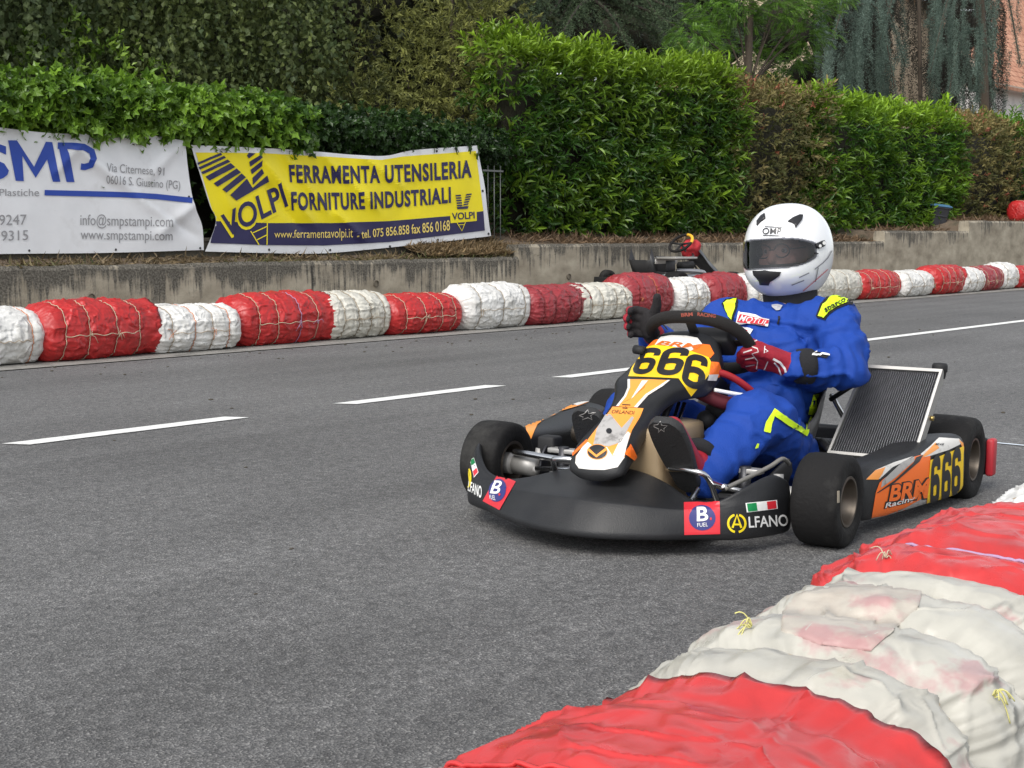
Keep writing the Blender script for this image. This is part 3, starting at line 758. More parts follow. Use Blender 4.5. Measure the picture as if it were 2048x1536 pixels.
# spreading cedar behind the laurel
p0 = PXN(1165, 430, 19); r = root('cedar_tree', M_at((p0[0], p0[1], 0.9)), 'dark cedar with a thick bare trunk and drooping green boughs above the tall laurel', 'tree', TG)
segs, arms = [], []
for i in range(34):
    u0 = 1175 + rc.uniform(-10, 20); v0 = rc.uniform(-190, 40); n0_ = 19 - rc.uniform(0, .4); L_ = rc.uniform(90, 330) * (1 if rc.random() < .8 else -.6)
    u1, v1 = u0 + L_, v0 + rc.uniform(60, 150); n1_ = 19 - rc.uniform(-1, 2.6)
    a, b = PXN(u0, v0, n0_), PXN(u1, v1, n1_); m = (a + b) / 2 + np.array([0, 0, .25]); arms.append([a, m, b])
    q = spline([a, m, b], 16)
    for k, p in enumerate(q[3:]):
        for s in (-1, 1):
            e = p + (b - a) / np.linalg.norm(b - a) * rc.uniform(.2, .5) + DD * s * rc.uniform(.15, .4) * .6 + NN * rc.uniform(-.4, .1) + np.array([0, 0, -rc.uniform(.15, .55)])
            segs.append([p, (p + e) / 2 + np.array([0, 0, .04]), e])
needles(r, segs + arms, 95, 0.060, 0.015, (0.028, 0.052, 0.028), (0.125, 0.180, 0.085), 53, tuft=0.03)
trunk(r, [(p0[0], p0[1], 0.8), tuple(PXN(1165, 250, 19)), tuple(PXN(1155, -40, 19)), tuple(PXN(1160, -300, 19))], [0.34, 0.30, 0.27, 0.15], [(a, 0.05, 0.012) for a in arms], plain('cedar bark', (0.032, 0.024, 0.018), 0.95, var=0.4, vscale=16, bump=1.0, bscale=30))
# feathery locust
p0 = PXN(1490, 430, 13.8); r = root('locust_tree', M_at((p0[0], p0[1], 0.9)), 'fresh green feathery locust tree rising behind the middle of the hedges', 'tree', TG)
cl = []
for u, v, a in ((1400, 90, .55), (1470, 30, .6), (1560, 20, .6), (1610, 70, .55), (1620, 20, .5), (1500, 110, .6), (1420, 20, .5), (1580, 120, .5), (1360, 110, .35), (1480, -60, .8), (1580, -70, .8), (1640, -10, .35), (1450, 150, .4), (1540, 160, .4), (1385, 60, .4), (1680, 0, .3)):
    cl.append((PXN(u, v, 13.8 + rc.uniform(-.5, .8)), (a, a, a * .45)))
def fronds(r, cl, S, seed, dark, bright):
    rng = np.random.default_rng(seed); inv = np.array(r.matrix_world.inverted()); B, A, Nn, C = [], [], [], []
    vol = np.array([c[1][0] ** 2 for c in cl]); cnt = (S * vol / vol.sum()).astype(int)
    for (c, rad), m in zip(cl, cnt):
        u = unit(rng.normal(size=(m, 3))); P = c + u * np.array(rad) * rng.uniform(.5, 1.1, (m, 1)); dr = u * np.array([1, 1, .25]) + np.array([0, 0, -.15]) + rng.normal(size=(m, 3)) * .3
        dr = unit(dr); sd = unit(np.cross(dr, np.array([0, 0, 1.0]) + rng.normal(size=(m, 3)) * .25)); up = np.cross(sd, dr); L_ = rng.uniform(.14, .24, m); tone = rng.random(m)
        K = 9
        for k in range(K):
            t = (k + .5) / K
            for s in (-1, 1):
                B.append(P + dr * (L_ * t)[:, None] - up * (0.05 * t * t)); A.append(unit(sd * s + dr * .45)); Nn.append(up + rng.normal(size=(m, 3)) * .15)
                w = np.clip(.75 * tone + .2 * rng.random(m) + .15 * u[:, 2], 0, 1)[:, None]; C.append(np.array(dark) * (1 - w) + np.array(bright) * w)
    B, A, Nn, C = map(np.concatenate, (B, A, Nn, C)); P = B @ inv[:3, :3].T + inv[:3, 3]
    return leaves('crown', P, A, Nn, 0.045, 0.017, C, LEAF, r, 'simple')
fronds(r, cl, 2800, 61, (0.035, 0.095, 0.014), (0.17, 0.34, 0.035))
trunk(r, [(p0[0], p0[1], 0.8), tuple(PXN(1495, 200, 13.8)), tuple(PXN(1500, 60, 13.8)), tuple(PXN(1510, -120, 13.8))], [0.09, 0.08, 0.06, 0.03], [([PXN(1497, 180, 13.8), (PXN(1497, 180, 13.8) + c[0]) / 2 + np.array([0, 0, .15]), c[0]], 0.025, 0.006) for c in cl])
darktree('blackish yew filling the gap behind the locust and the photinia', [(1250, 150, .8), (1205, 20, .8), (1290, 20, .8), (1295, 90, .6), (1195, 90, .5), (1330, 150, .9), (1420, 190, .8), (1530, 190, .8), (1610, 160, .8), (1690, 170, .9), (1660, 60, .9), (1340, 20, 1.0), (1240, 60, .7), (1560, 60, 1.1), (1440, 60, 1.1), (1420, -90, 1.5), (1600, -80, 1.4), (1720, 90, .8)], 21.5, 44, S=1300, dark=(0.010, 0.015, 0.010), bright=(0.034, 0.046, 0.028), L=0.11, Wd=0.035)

# ------------------------------------------------------------------ houses behind the trees
TILE = None
def tiles():
    m, n, l, b = new_mat('clay roof tiles')
    tc = n.new('ShaderNodeTexCoord')
    mp = n.new('ShaderNodeMapping'); mp.inputs['Scale'].default_value = (5, 2.6, 1); l.new(tc.outputs['Object'], mp.inputs[0])
    vo = n.new('ShaderNodeTexVoronoi'); vo.inputs['Scale'].default_value = 1.0; l.new(mp.outputs[0], vo.inputs['Vector'])
    r = n.new('ShaderNodeValToRGB'); l.new(vo.outputs['Color'], r.inputs[0])
    r.color_ramp.elements[0].color = (0.30, 0.12, 0.07, 1); r.color_ramp.elements[1].color = (0.52, 0.29, 0.19, 1)
    l.new(r.outputs[0], b.inputs['Base Color']); b.inputs['Roughness'].default_value = 0.85
    return m
TILE = tiles()
def house(name, lab, u0, u1, n_, ve, vr, col, windows=()):
    d0, ze = PXNd(u0, ve, n_); d1 = PXNd(u1, ve, n_)[0]; zr = PXNd(u0, vr, n_ + 3)[1]
    M = Matrix.Rotation(ROADROT, 4, 'Z') @ Matrix.Translation((d0, n_, 0.9)); r = root(name, M, lab, 'house')
    L_ = d1 - d0; h = ze - 0.9; zz = zr - 0.9
    wl_ = Geo().box((0, 0, -0.3), (L_, 6, h)).out('wall', plain(name + ' render' + lab[:6], col, 0.9, var=0.1, vscale=2, dirt=tuple(c * .75 for c in col), dscale=1.2), r, False)
    g = Geo(); R = []
    k = int(L_ / 0.05)
    for i in range(k + 1):
        x = -0.4 + (L_ + 0.8) * i / k; w = 0.03 * abs(math.sin(i * PI * 0.05 / 0.22 * 1.0)); row = []
        for j in range(22):
            t = (j // 2 + (j % 2) * 0.999) / 11.0; row.append((x, -0.6 + 3.6 * t, h + (zz - h) * t + w + 0.05 - (j % 2) * 0.03 + 0.02))
        R.append(row)
    g.grid(R); g.box((-0.4, -0.6, h - 0.12), (L_ + 0.4, -0.5, h + 0.02)); g.box((-0.4, 3, zz - 0.05), (L_ + 0.4, 6.6, zz))
    g.out('roof', TILE, r, False)
    for x, z, w, hh in windows:
        f = Geo().box((x, -0.05, z), (x + w, 0.04, z + hh)).out('window', plain('window frame brown', (0.10, 0.065, 0.04), 0.7), r, False)
        g = Geo()
        for i in range(int(hh / 0.06)): g.box((x + 0.04, -0.075, z + 0.03 + i * 0.06), (x + w - 0.04, -0.052, z + 0.065 + i * 0.06))
        g.out('shutter', plain('shutter brown', (0.16, 0.115, 0.085), 0.7), f, False)
    return r
house('house', 'white walled house with red clay tile roof at the right edge', 1975, 2260, 26, 172, 60, (0.66, 0.64, 0.62), ((0.6, 0.9, 0.9, 1.2),))
house('house', 'taller house with red tile roof seen above the white walled one', 1985, 2300, 34, 75, -60, (0.55, 0.45, 0.36))
house('house', 'beige house with brown louvred shutters glimpsed through the cypress', 1640, 1890, 25, -60, -160, (0.52, 0.42, 0.30), ((3.35, 0.6, 0.45, 2.1), (4.15, 0.6, 0.45, 2.1)))

# ------------------------------------------------------------------ iron fence end beside the laurel
FM = Matrix.Rotation(ROADROT, 4, 'Z') @ Matrix.Translation((12.35, 11.0, 0.6)); r = root('iron_fence', FM, 'thin grey iron railing just right of the yellow banner', 'fence')
IR = plain('grey iron', (0.16, 0.165, 0.16), 0.55, metal=0.4)
Geo().box((0, -0.012, 0.98), (0.36, 0.012, 1.0)).box((0, -0.012, 0.12), (0.36, 0.012, 0.15)).out('rail', IR, r, False)
for i in range(3): Geo().tube([(0.10 + i * 0.11, 0, 0.0), (0.10 + i * 0.11, 0, 1.05)], 0.006, 8).out('bar', IR, r)

# ------------------------------------------------------------------ dry grass and dead stems along the wall tops
def grass(name, d0, d1, n0, n1, zf, N, L, col0, col1, seed, flat=0.6):
    rng = np.random.default_rng(seed); d = rng.uniform(d0, d1, N); n_ = rng.uniform(n0, n1, N)
    keep = fbm(np.stack([d * 1.4, n_ * 3, d * 0], 1), 2, seed) > -0.15; d, n_ = d[keep], n_[keep]; N = len(d)
    B = np.stack([d, n_, np.array([zf(a, b) for a, b in zip(d, n_)])], 1); A = rng.normal(size=(N, 3)); A[:, 2] = np.abs(A[:, 2]) * (1 - flat) + 0.25; w = rng.random((N, 1))
    o = leaves(name, B, A, rng.normal(size=(N, 3)), L * rng.uniform(.4, 1.4, N), 0.0042, np.array(col0) * (1 - w) + np.array(col1) * w, DULL, None, 'simple'); o.matrix_world = ROADM
    return tag(o, kind='stuff')
grass('dry_grass', 2, 12.4, 10.5, 10.95, lambda d, n_: 0.585 + 0.12 * max(0, n_ - 10.56), 3600, 0.10, (0.08, 0.06, 0.032), (0.28, 0.21, 0.12), 71, 0.8)
grass('dry_grass', 11.0, 13.0, 10.5, 11.2, lambda d, n_: 0.60 + 0.25 * max(0, n_ - 10.56) + 0.03, 8000, 0.10, (0.10, 0.075, 0.04), (0.34, 0.24, 0.13), 72, 0.72)
grass('dry_leaf_litter', 12.9, 21.4, 10.55, 11.4, lambda d, n_: 0.725 + 0.16 * max(0, n_ - 10.56), 6500, 0.12, (0.09, 0.06, 0.035), (0.26, 0.17, 0.10), 73, 0.7)
grass('dry_leaf_litter', 21.5, 33, 10.55, 11.6, lambda d, n_: (0.89 if d < 24.8 else 1.08) + 0.08 * max(0, n_ - 10.56), 4500, 0.14, (0.09, 0.06, 0.035), (0.26, 0.17, 0.10), 74, 0.6)
grass('weeds', -2, 13.0, 10.42, 10.6, lambda d, n_: 0.585, 1500, 0.10, (0.05, 0.07, 0.02), (0.22, 0.17, 0.08), 75, 0.4)

# ------------------------------------------------------------------ banners
VINYL = plain('white vinyl', (0.74, 0.75, 0.765), 0.42, var=0.05, dirt=(0.60, 0.60, 0.60), dscale=3, dlo=0.55, dhi=0.75)
NAVY = plain('print navy', (0.018, 0.015, 0.075), 0.5, var=0.08); YEL = plain('print yellow', (0.86, 0.72, 0.005), 0.5, var=0.04)
BLUE = plain('print blue', (0.018, 0.06, 0.36), 0.5, var=0.06); GREY = plain('print grey', (0.29, 0.29, 0.30), 0.55, var=0.05); CREAM = plain('print cream yellow', (0.80, 0.62, 0.16), 0.5)
EYEL = plain('eyelet', (0.03, 0.03, 0.035), 0.5)
def banner(lab, top, right, bottom, left, fold, nu=110, nv=40):
    t, b = spline(top, nu), spline(bottom, nu); l_, r_ = spline(left, nv), spline(right, nv)
    V = []
    for j in range(nv):
        v = j / (nv - 1)
        for i in range(nu):
            u = i / (nu - 1)
            p = (1 - v) * t[i] + v * b[i] + (1 - u) * l_[j] + u * r_[j] - ((1 - u) * (1 - v) * t[0] + u * (1 - v) * t[-1] + (1 - u) * v * b[0] + u * v * b[-1])
            w = PXN(p[0], p[1], 10.93); V.append(w)
    V = np.array(V); dn = np.stack([V @ DD, V[:, 2]], 1)
    V = V - NN * fold(dn[:, 0], dn[:, 1])[:, None]
    F = [(j * nu + i, j * nu + i + 1, (j + 1) * nu + i + 1, (j + 1) * nu + i) for j in range(nv - 1) for i in range(nu - 1)]
    base = W(float(dn[:, 0].mean()), 10.93, float(dn[:, 1].min())); M = M_at(base); r = root('banner', M, lab, 'banner', 'vinyl banners on the fence')
    o = mesh('vinyl_sheet', V - base, F, VINYL, r, True)
    return r, o, M, bvh_of([o], M)
def fold_lines(lines, noise_amp, seed):
    def f(d, z):
        h = noise_amp * fbm(np.stack([d * 2.2, z * 2.2, d * 0], 1), 3, seed)
        for (d0, z0, d1, z1, amp, wid) in lines:
            ax, az = d1 - d0, z1 - z0; L_ = math.hypot(ax, az); ax, az = ax / L_, az / L_
            s = (d - d0) * ax + (z - z0) * az; q = (d - d0) * -az + (z - z0) * ax
            h = h + amp * np.exp(-np.abs(q / wid) ** 1.5) * sstep(-0.1, 0.15, s / L_) * (1 - sstep(0.8, 1.1, s / L_))
        return h
    return f
A1 = lambda x, y: (0.3125 * x, 100 + 0.3125 * y)
A2 = lambda x, y: (380 + 0.33203 * x, 200 + 0.33203 * y)
Q1 = lambda *a: [A1(*p) for p in a]
Q2 = lambda *a: [A2(*p) for p in a]
def TS(s, q, bold=0.0, shear=0.0, sag=0.0, space=1.0):
    V, F = text2d(s, bold, shear, space); P = warp(V, q); P[:, 1] += sag * 4 * V[:, 0] * (1 - V[:, 0]); return (P, F)
r1, s1, bm1, b1 = banner('white banner with blue logo letters and grey contact text', [(-330, 215), (-160, 235), (0, 255), (100, 266), (200, 268), (290, 269), (371, 282)], [(371, 282), (376, 340), (386, 405), (404, 452), (408, 500)], [(-330, 514), (0, 508), (200, 506), (408, 500)], [(-330, 215), (-330, 514)],
    fold_lines([(6.95, 1.62, 8.0, 0.95, 0.045, 0.05), (7.05, 1.66, 6.75, 1.35, 0.03, 0.05), (8.1, 1.7, 7.7, 1.35, 0.03, 0.05), (7.45, 1.3, 8.28, 0.82, -0.03, 0.045), (7.8, 0.85, 8.25, 1.15, 0.03, 0.05)], 0.016, 5))
decal('lettering', [PG(*Q1((50, 578), (106, 578), (216, 748), (292, 587), (332, 590), (384, 843), (336, 843), (300, 700), (226, 818), (140, 676), (150, 839), (98, 837))),
      STROKE(Q1((368, 612), (450, 614), (535, 622), (585, 650), (597, 695), (580, 735), (540, 748), (515, 745)), 13), PG(*Q1((368, 597), (412, 600), (440, 660), (474, 845), (424, 845))),
      TS('S', Q1((-200, 585), (52, 600), (56, 838), (-200, 838)), 0.02)], b1, bm1, BLUE, r1, 0.006, 4)
decal('printed_line', [STROKE(Q1((283, 913), (800, 926), (1000, 938), (1229, 963)), 11)], b1, bm1, BLUE, r1, 0.006, 4)
decals('contact_text', [TS('Via Citernese, 91', Q1((680, 722), (1050, 752), (1048, 812), (680, 788))), TS('06016 S. Giustino (PG)', Q1((680, 800), (1152, 838), (1150, 908), (680, 872))), TS('Plastiche', Q1((-6, 889), (248, 888), (248, 936), (-6, 934))),
      TS('9247', Q1((-8, 1055), (168, 1052), (168, 1117), (-8, 1122))), TS('9315', Q1((6, 1157), (178, 1152), (178, 1216), (6, 1222))), TS('info@smpstampi.com', Q1((512, 1048), (1105, 1062), (1105, 1152), (512, 1142))), TS('www.smpstampi.com', Q1((514, 1152), (1102, 1162), (1102, 1238), (514, 1232)))], b1, bm1, GREY, r1, 0.006, 4)
decals('eyelet', [DISC(A1(x, y), 2.2, 2.6, 10) for x, y in ((186, 1284), (740, 1278), (1280, 1268), (1208, 940))], b1, bm1, EYEL, r1, 0.004)
r2, s2, bm2, b2 = banner('yellow and navy banner of a hardware shop with slanted left edge', [(382, 290), (460, 293), (560, 298), (640, 304), (760, 312), (830, 300), (955, 291)], [(955, 291), (968, 360), (975, 420), (983, 472)], [(411, 503), (530, 506), (640, 507), (760, 497), (880, 484), (983, 472)], [(382, 290), (400, 345), (420, 410), (432, 444), (411, 503)],
    fold_lines([(8.9, 1.7, 9.7, 0.95, 0.035, 0.06), (9.2, 1.75, 9.9, 1.05, 0.028, 0.05), (9.75, 1.7, 10.6, 1.1, 0.03, 0.06), (9.1, 1.35, 9.6, 0.85, -0.03, 0.06), (10.3, 1.7, 11.0, 1.35, 0.025, 0.06), (9.95, 1.1, 10.4, 0.8, 0.03, 0.05), (8.4, 1.6, 8.7, 1.0, 0.02, 0.06)], 0.018, 6))
decal('yellow_field', [PG((391, 305), (523, 306), (646, 313), (762, 320), (805, 313), (951, 302), (966, 422), (898, 432), (778, 442), (662, 446), (533, 446), (430, 442), (410, 373))], b2, bm2, YEL, r2, 0.006, 4)
decal('navy_band', [PG((430, 442.2), (533, 446.2), (662, 446.2), (778, 442.2), (898, 432.2), (966, 422.2), (969, 461), (878, 472), (778, 484), (646, 491), (529, 490), (420, 486))], b2, bm2, NAVY, r2, 0.0062, 4)
ol = [TS('VOLPI', Q2((163, 700), (552, 470), (606, 655), (196, 858)), 0.05), PG(*Q2((1562, 672), (1722, 664), (1724, 728), (1566, 742))), STROKE(Q2((362, 790), (412, 872)), 2.0), STROKE(Q2((462, 730), (460, 872)), 2.0), STROKE(Q2((375, 800), (458, 762)), 2.0), STROKE(Q2((400, 842), (460, 812)), 2.0), STROKE(Q2((1604, 738), (1634, 788), (1656, 734)), 1.6), STROKE(Q2((1614, 752), (1650, 750)), 1.2)]
decal('logo_outline', ol, b2, bm2, YEL, r2, 0.010, 4)
stripes = [PG(*Q2(*q)) for q in (((42, 392), (40, 378), (180, 318), (190, 330)), ((54, 420), (46, 406), (200, 336), (212, 348)), ((72, 448), (62, 434), (222, 358), (238, 372)), ((112, 486), (88, 462), (240, 380), (268, 404)), ((162, 522), (138, 502), (276, 412), (302, 436)), ((214, 558), (190, 538), (306, 442), (332, 466)), ((275, 606), (236, 574), (338, 474), (372, 530), (462, 452), (472, 490)), ((338, 335), (350, 318), (392, 320), (350, 352)), ((352, 372), (425, 328), (432, 348), (358, 402)), ((360, 420), (434, 362), (430, 397), (368, 448)), ((371, 470), (430, 412), (442, 440), (374, 512)))]
stripes += [PG(*Q2((1594 + i * 2, 572 + i * 15), (1626 + i * 2, 570 + i * 15), (1628 + i * 2, 579 + i * 15), (1596 + i * 2, 581 + i * 15))) for i in range(5)] + [PG(*Q2((1660 - i * 4, 566 + i * 15), (1692 - i * 5, 562 + i * 15), (1690 - i * 5, 571 + i * 15), (1656 - i * 4, 576 + i * 15))) for i in range(5)] + [PG(*Q2((1602, 645), (1672, 638), (1668, 655), (1606, 658)))]
decal('lettering', [TS('VOLPI', Q2((178, 695), (545, 495), (590, 637), (208, 836)), 0.02), TS('FERRAMENTA UTENSILERIA', Q2((590, 388), (1690, 360), (1692, 468), (597, 498)), 0.035, sag=6, space=1.13), TS('FORNITURE INDUSTRIALI', Q2((603, 553), (1565, 522), (1567, 620), (610, 664)), 0.035, sag=5, space=1.13), TS('VOLPI', Q2((1572, 680), (1708, 672), (1710, 714), (1574, 724)), 0.02)] + stripes, b2, bm2, NAVY, r2, 0.014, 4)
decals('contact_text', [TS('www.ferramentavolpi.it', Q2((503, 786), (978, 768), (978, 846), (505, 842)), 0.0, sag=1), TS('- tel. 075 856.858 fax 856 0168', Q2((1002, 788), (1560, 722), (1562, 786), (1004, 836)), 0.012)], b2, bm2, CREAM, r2, 0.011, 4)
decals('eyelet', [DISC(A2(x, y), 2.2, 2.6, 10) for x, y in ((95, 888), (475, 902), (843, 904), (1203, 882), (1492, 842), (1797, 806), (1762, 548), (1485, 308))], b2, bm2, EYEL, r2, 0.004)

# ------------------------------------------------------------------ wheelie bin
c = PXN(1866, 462, 11.2); BM = Matrix.Translation((c[0], c[1], 0.90)) @ Matrix.Rotation(ROADROT - 0.5, 4, 'Z') @ Matrix.Rotation(0.10, 4, 'Y')
r = root('wheelie_bin', BM, 'dark grey plastic bin with blue lid standing on the wall step', 'bin')
BP = plain('dark bin plastic', (0.035, 0.036, 0.042), 0.5, var=0.2)
g = Geo()
R = [[(sx * w, sy * w * 0.95, z) for sx, sy in ((-1, -1), (-.7, -1.06), (.7, -1.06), (1, -1), (1, 1), (-1, 1))] for z, w in ((0.03, 0.145), (0.2, 0.16), (0.42, 0.185), (0.425, 0.2), (0.45, 0.2))]
g.grid(R, True, True); g.box((-0.12, -0.19, 0.28), (0.12, -0.18, 0.30)); g.out('body', BP, r, False, bevel=0.008)
Geo().grid([[(-.215, -.215, .452), (.215, -.215, .452), (.215, .205, .452), (-.215, .205, .452)], [(-.215, -.215, .475), (.215, -.215, .475), (.215, .205, .475), (-.215, .205, .475)], [(-.16, -.16, .505), (.16, -.16, .505), (.16, .16, .505), (-.16, .16, .505)]], True, True).out('lid', plain('blue lid', (0.055, 0.15, 0.26), 0.5), r, False, bevel=0.008)
for s in (-1, 1):
    Geo().lathe([(0.001, -.02), (.05, -.02), (.055, 0), (.05, .02), (.001, .02)], Matrix.Translation((s * .15, .14, .055)) @ Matrix.Rotation(PI / 2, 4, 'Y'), 18).out('wheel', BP, r)
Geo().tube([(-.12, .2, .44), (-.12, .26, .455), (.12, .26, .455), (.12, .2, .44)], .012, 8).out('handle', BP, r)

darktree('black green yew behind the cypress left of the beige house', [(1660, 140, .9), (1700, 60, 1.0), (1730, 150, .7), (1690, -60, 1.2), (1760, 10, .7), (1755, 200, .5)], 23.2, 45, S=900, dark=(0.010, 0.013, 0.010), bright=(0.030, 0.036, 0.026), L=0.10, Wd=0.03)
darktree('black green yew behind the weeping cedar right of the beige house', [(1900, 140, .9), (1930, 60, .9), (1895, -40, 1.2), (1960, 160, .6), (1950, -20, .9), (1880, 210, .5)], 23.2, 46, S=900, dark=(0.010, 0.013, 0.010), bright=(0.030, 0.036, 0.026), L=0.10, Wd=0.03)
# ------------------------------------------------------------------ straw bales wrapped in plastic sheet
def sheetmat(name, col, dirt, rough=0.38, dlo=0.5, dhi=0.72, stain=None, bump=0.30):
    if name in MATS: return MATS[name]
    m, n, l, b = new_mat(name)
    tc = n.new('ShaderNodeTexCoord')
    def nz(s, d=5, r=0.6):
        z = n.new('ShaderNodeTexNoise'); z.inputs['Scale'].default_value = s; z.inputs['Detail'].default_value = d; z.inputs['Roughness'].default_value = r; l.new(tc.outputs['Object'], z.inputs['Vector']); return z
    def rng_(node, a, c, lo=0.0, hi=1.0):
        q = n.new('ShaderNodeMapRange'); q.inputs['From Min'].default_value = a; q.inputs['From Max'].default_value = c; q.inputs['To Min'].default_value = lo; q.inputs['To Max'].default_value = hi; l.new(node.outputs['Fac'], q.inputs['Value']); return q
    def mix(f, a, c):
        q = n.new('ShaderNodeMix'); q.data_type = 'RGBA'; l.new(f.outputs[0], q.inputs['Factor'])
        for k, v in (('A', a), ('B', c)):
            if isinstance(v, tuple): q.inputs[k].default_value = v + (1,)
            else: l.new(v, q.inputs[k])
        return q.outputs['Result']
    c0 = mix(rng_(nz(7), 0.3, 0.7), tuple(x * 0.86 for x in col), tuple(min(1, x * 1.12) for x in col))
    c1 = mix(rng_(nz(4.5, 8, 0.68), dlo, dhi, 0, 0.8), c0, dirt)
    if stain: c1 = mix(rng_(nz(6.5, 5, 0.55), 0.545 if 'flap' in name else 0.60, 0.62 if 'flap' in name else 0.66, 0, 0.5), c1, stain)
    l.new(c1, b.inputs['Base Color'])
    rr = rng_(nz(12), 0.3, 0.7, rough - 0.08, rough + 0.15); l.new(rr.outputs[0], b.inputs['Roughness'])
    b.inputs['Specular IOR Level'].default_value = 0.5
    n3 = nz(13 if name.startswith('near') else 15, 5, 0.55); n3.noise_type = 'RIDGED_MULTIFRACTAL'; n3.inputs['Distortion'].default_value = 0.6; bp = n.new('ShaderNodeBump'); bp.inputs['Strength'].default_value = bump * 3.2; bp.inputs['Distance'].default_value = 0.022
    l.new(n3.outputs['Fac'], bp.inputs['Height'])
    n4 = nz(420, 2); b2_ = n.new('ShaderNodeBump'); b2_.inputs['Strength'].default_value = 0.08; b2_.inputs['Distance'].default_value = 0.003
    l.new(n4.outputs['Fac'], b2_.inputs['Height']); l.new(bp.outputs[0], b2_.inputs['Normal']); l.new(b2_.outputs[0], b.inputs['Normal'])
    MATS[name] = m
    return m
RED = sheetmat('red plastic sheet', (0.43, 0.020, 0.020), (0.28, 0.020, 0.018))
REDD = sheetmat('faded red plastic sheet', (0.29, 0.030, 0.037), (0.21, 0.026, 0.030))
WHITE = sheetmat('white plastic sheet', (0.68, 0.67, 0.64), (0.48, 0.455, 0.40))
WHITEG = sheetmat('dirty white plastic sheet', (0.58, 0.56, 0.49), (0.37, 0.335, 0.26))
REDN = sheetmat('near red plastic sheet', (0.53, 0.038, 0.038), (0.37, 0.034, 0.034), 0.30, bump=0.24)
WHITEN = sheetmat('near dirty white plastic sheet', (0.46, 0.445, 0.39), (0.30, 0.275, 0.21), 0.34, stain=(0.42, 0.14, 0.17), bump=0.26)
CORD = plain('tan cord', (0.34, 0.27, 0.19), 0.9, var=0.2, vscale=60)
CORDP = plain('pale cord', (0.50, 0.42, 0.30), 0.9, var=0.2, vscale=60)
CORDO = plain('orange cord', (0.55, 0.20, 0.09), 0.8, var=0.2)
CORDV = plain('lilac cord', (0.40, 0.27, 0.42), 0.7, var=0.1)
CORDY = plain('yellow frayed cord', (0.62, 0.58, 0.22), 0.9, var=0.2)
def bale(lab, d0, d1, n_, mat, seed, ties, H=0.40, Wd=0.48, yaw=0.0, flare=0, cord=None, long_tie=True, cyc=1, crump=1.7, nu=84, nv=84, face=-1, group='wrapped bales along the far kerb', z0=0.0, big=1.0, cr=0.0027, pinch=1.0, tieat=None, expo=2.35):
    rng = np.random.default_rng(seed); L = d1 - d0
    M = Matrix.Rotation(ROADROT, 4, 'Z') @ Matrix.Translation(((d0 + d1) / 2, n_, z0)) @ Matrix.Rotation(yaw, 4, 'Z')
    r = root('wrapped_bale', M, lab, 'bale', group)
    e = 0.085 if face > 0 else 0.13
    xs, ks = [], []
    for i in range(9):
        a = PI / 2 * i / 9; xs.append(-L / 2 + e * (1 - math.sin(a) ** 0.9)); ks.append(max(0.02, math.cos(PI / 2 - a) ** 0.42 if i else 0.02))
    xs = [-L / 2 + e * (1 - math.cos(PI / 2 * i / 9)) for i in range(9)]; ks = [max(0.02, math.sin(PI / 2 * (i + 0.02) / 9) ** 0.55) for i in range(9)]
    body = list(np.linspace(-L / 2 + e, L / 2 - e, nu)); xr = [-x for x in reversed(xs)]; kr = list(reversed(ks))
    if flare:
        # loose skirt of sheet past the right-hand end, then the gathered end tucked inside
        xr = list(np.linspace(L / 2 - e + 0.012, L / 2 + 0.03, 8)) + [L / 2 - 0.01, L / 2 - 0.05, L / 2 - 0.06]; kr = [0.97, 0.955, 0.95, 0.96, 0.98, 1.01, 1.04, 1.06] + [0.9, 0.5, 0.02]
    x = np.array(xs + body + xr); k = np.array(ks + [1] * nu + kr)
    th = np.linspace(0, 2 * PI, nv, endpoint=False); p_ = 2 / expo
    cy = np.sign(np.cos(th)) * np.abs(np.cos(th)) ** p_; cz = np.sign(np.sin(th)) * np.abs(np.sin(th)) ** p_
    X = np.repeat(x[:, None], nv, 1); K = np.repeat(k[:, None], nv, 1)
    tp = np.array(tieat) * L if tieat is not None else (np.linspace(-L / 2 + 0.16, L / 2 - 0.16, ties) if ties > 1 else np.array([0.25 * L] * ties)) + rng.normal(size=ties) * 0.012
    pin = np.zeros_like(x); near = np.zeros_like(x)
    for t in tp:
        pin += 0.085 * pinch * np.exp(-np.abs((x - t) / 0.03) ** 1.3); near += np.exp(-np.abs((x - t) / 0.075) ** 1.5)
    cir = np.stack([np.cos(th), np.sin(th)], 1)
    C = np.stack([np.repeat(cir[None, :, 0], len(x), 0), np.repeat(cir[None, :, 1], len(x), 0), X], 2)
    S = np.array([1, 1, 1.0])
    w1 = ridged(C * np.array([7.5, 7.5, 2.2]) + seed, 3, seed, 0.55)                  # pleats running along the bale
    w2 = ridged(C * np.array([2.0, 2.0, 8.5]) * big + seed * 3, 4, seed + 5, 0.55)     # crumple
    w3 = fbm(C * np.array([0.9, 0.9, 2.4]) + seed * 7, 3, seed + 9)                    # lumps of straw
    w4 = ridged(C * np.array([6.5, 6.5, 11.0]) * big + seed, 2, seed + 3, 0.5)
    cs = crease(C * np.array([2.2, 2.2, 6.0]) * big + seed, .16, seed) + .8 * crease(C * np.array([4.0, 4.0, 5.0]) * big + seed * 2, .2, seed + 7) + .6 * crease(C * np.array([1.6, 1.6, 12.0]) * big + seed, .2, seed + 11)
    if face > 0:
        cs = crease(C * np.array([1.6, 1.6, 5.0]) + seed, .11, seed) + .8 * crease(C * np.array([3.0, 3.0, 4.0]) + seed * 2, .13, seed + 7) + .55 * crease(C * np.array([2.0, 2.0, 11.0]) + seed, .14, seed + 11) + .12 * crease(C * np.array([6.0, 6.0, 16.0]) + seed, .16, seed + 13)
    crump, cam_ = crump * (.45 if face > 0 else .7), (0.048 if face > 0 else 0.055)
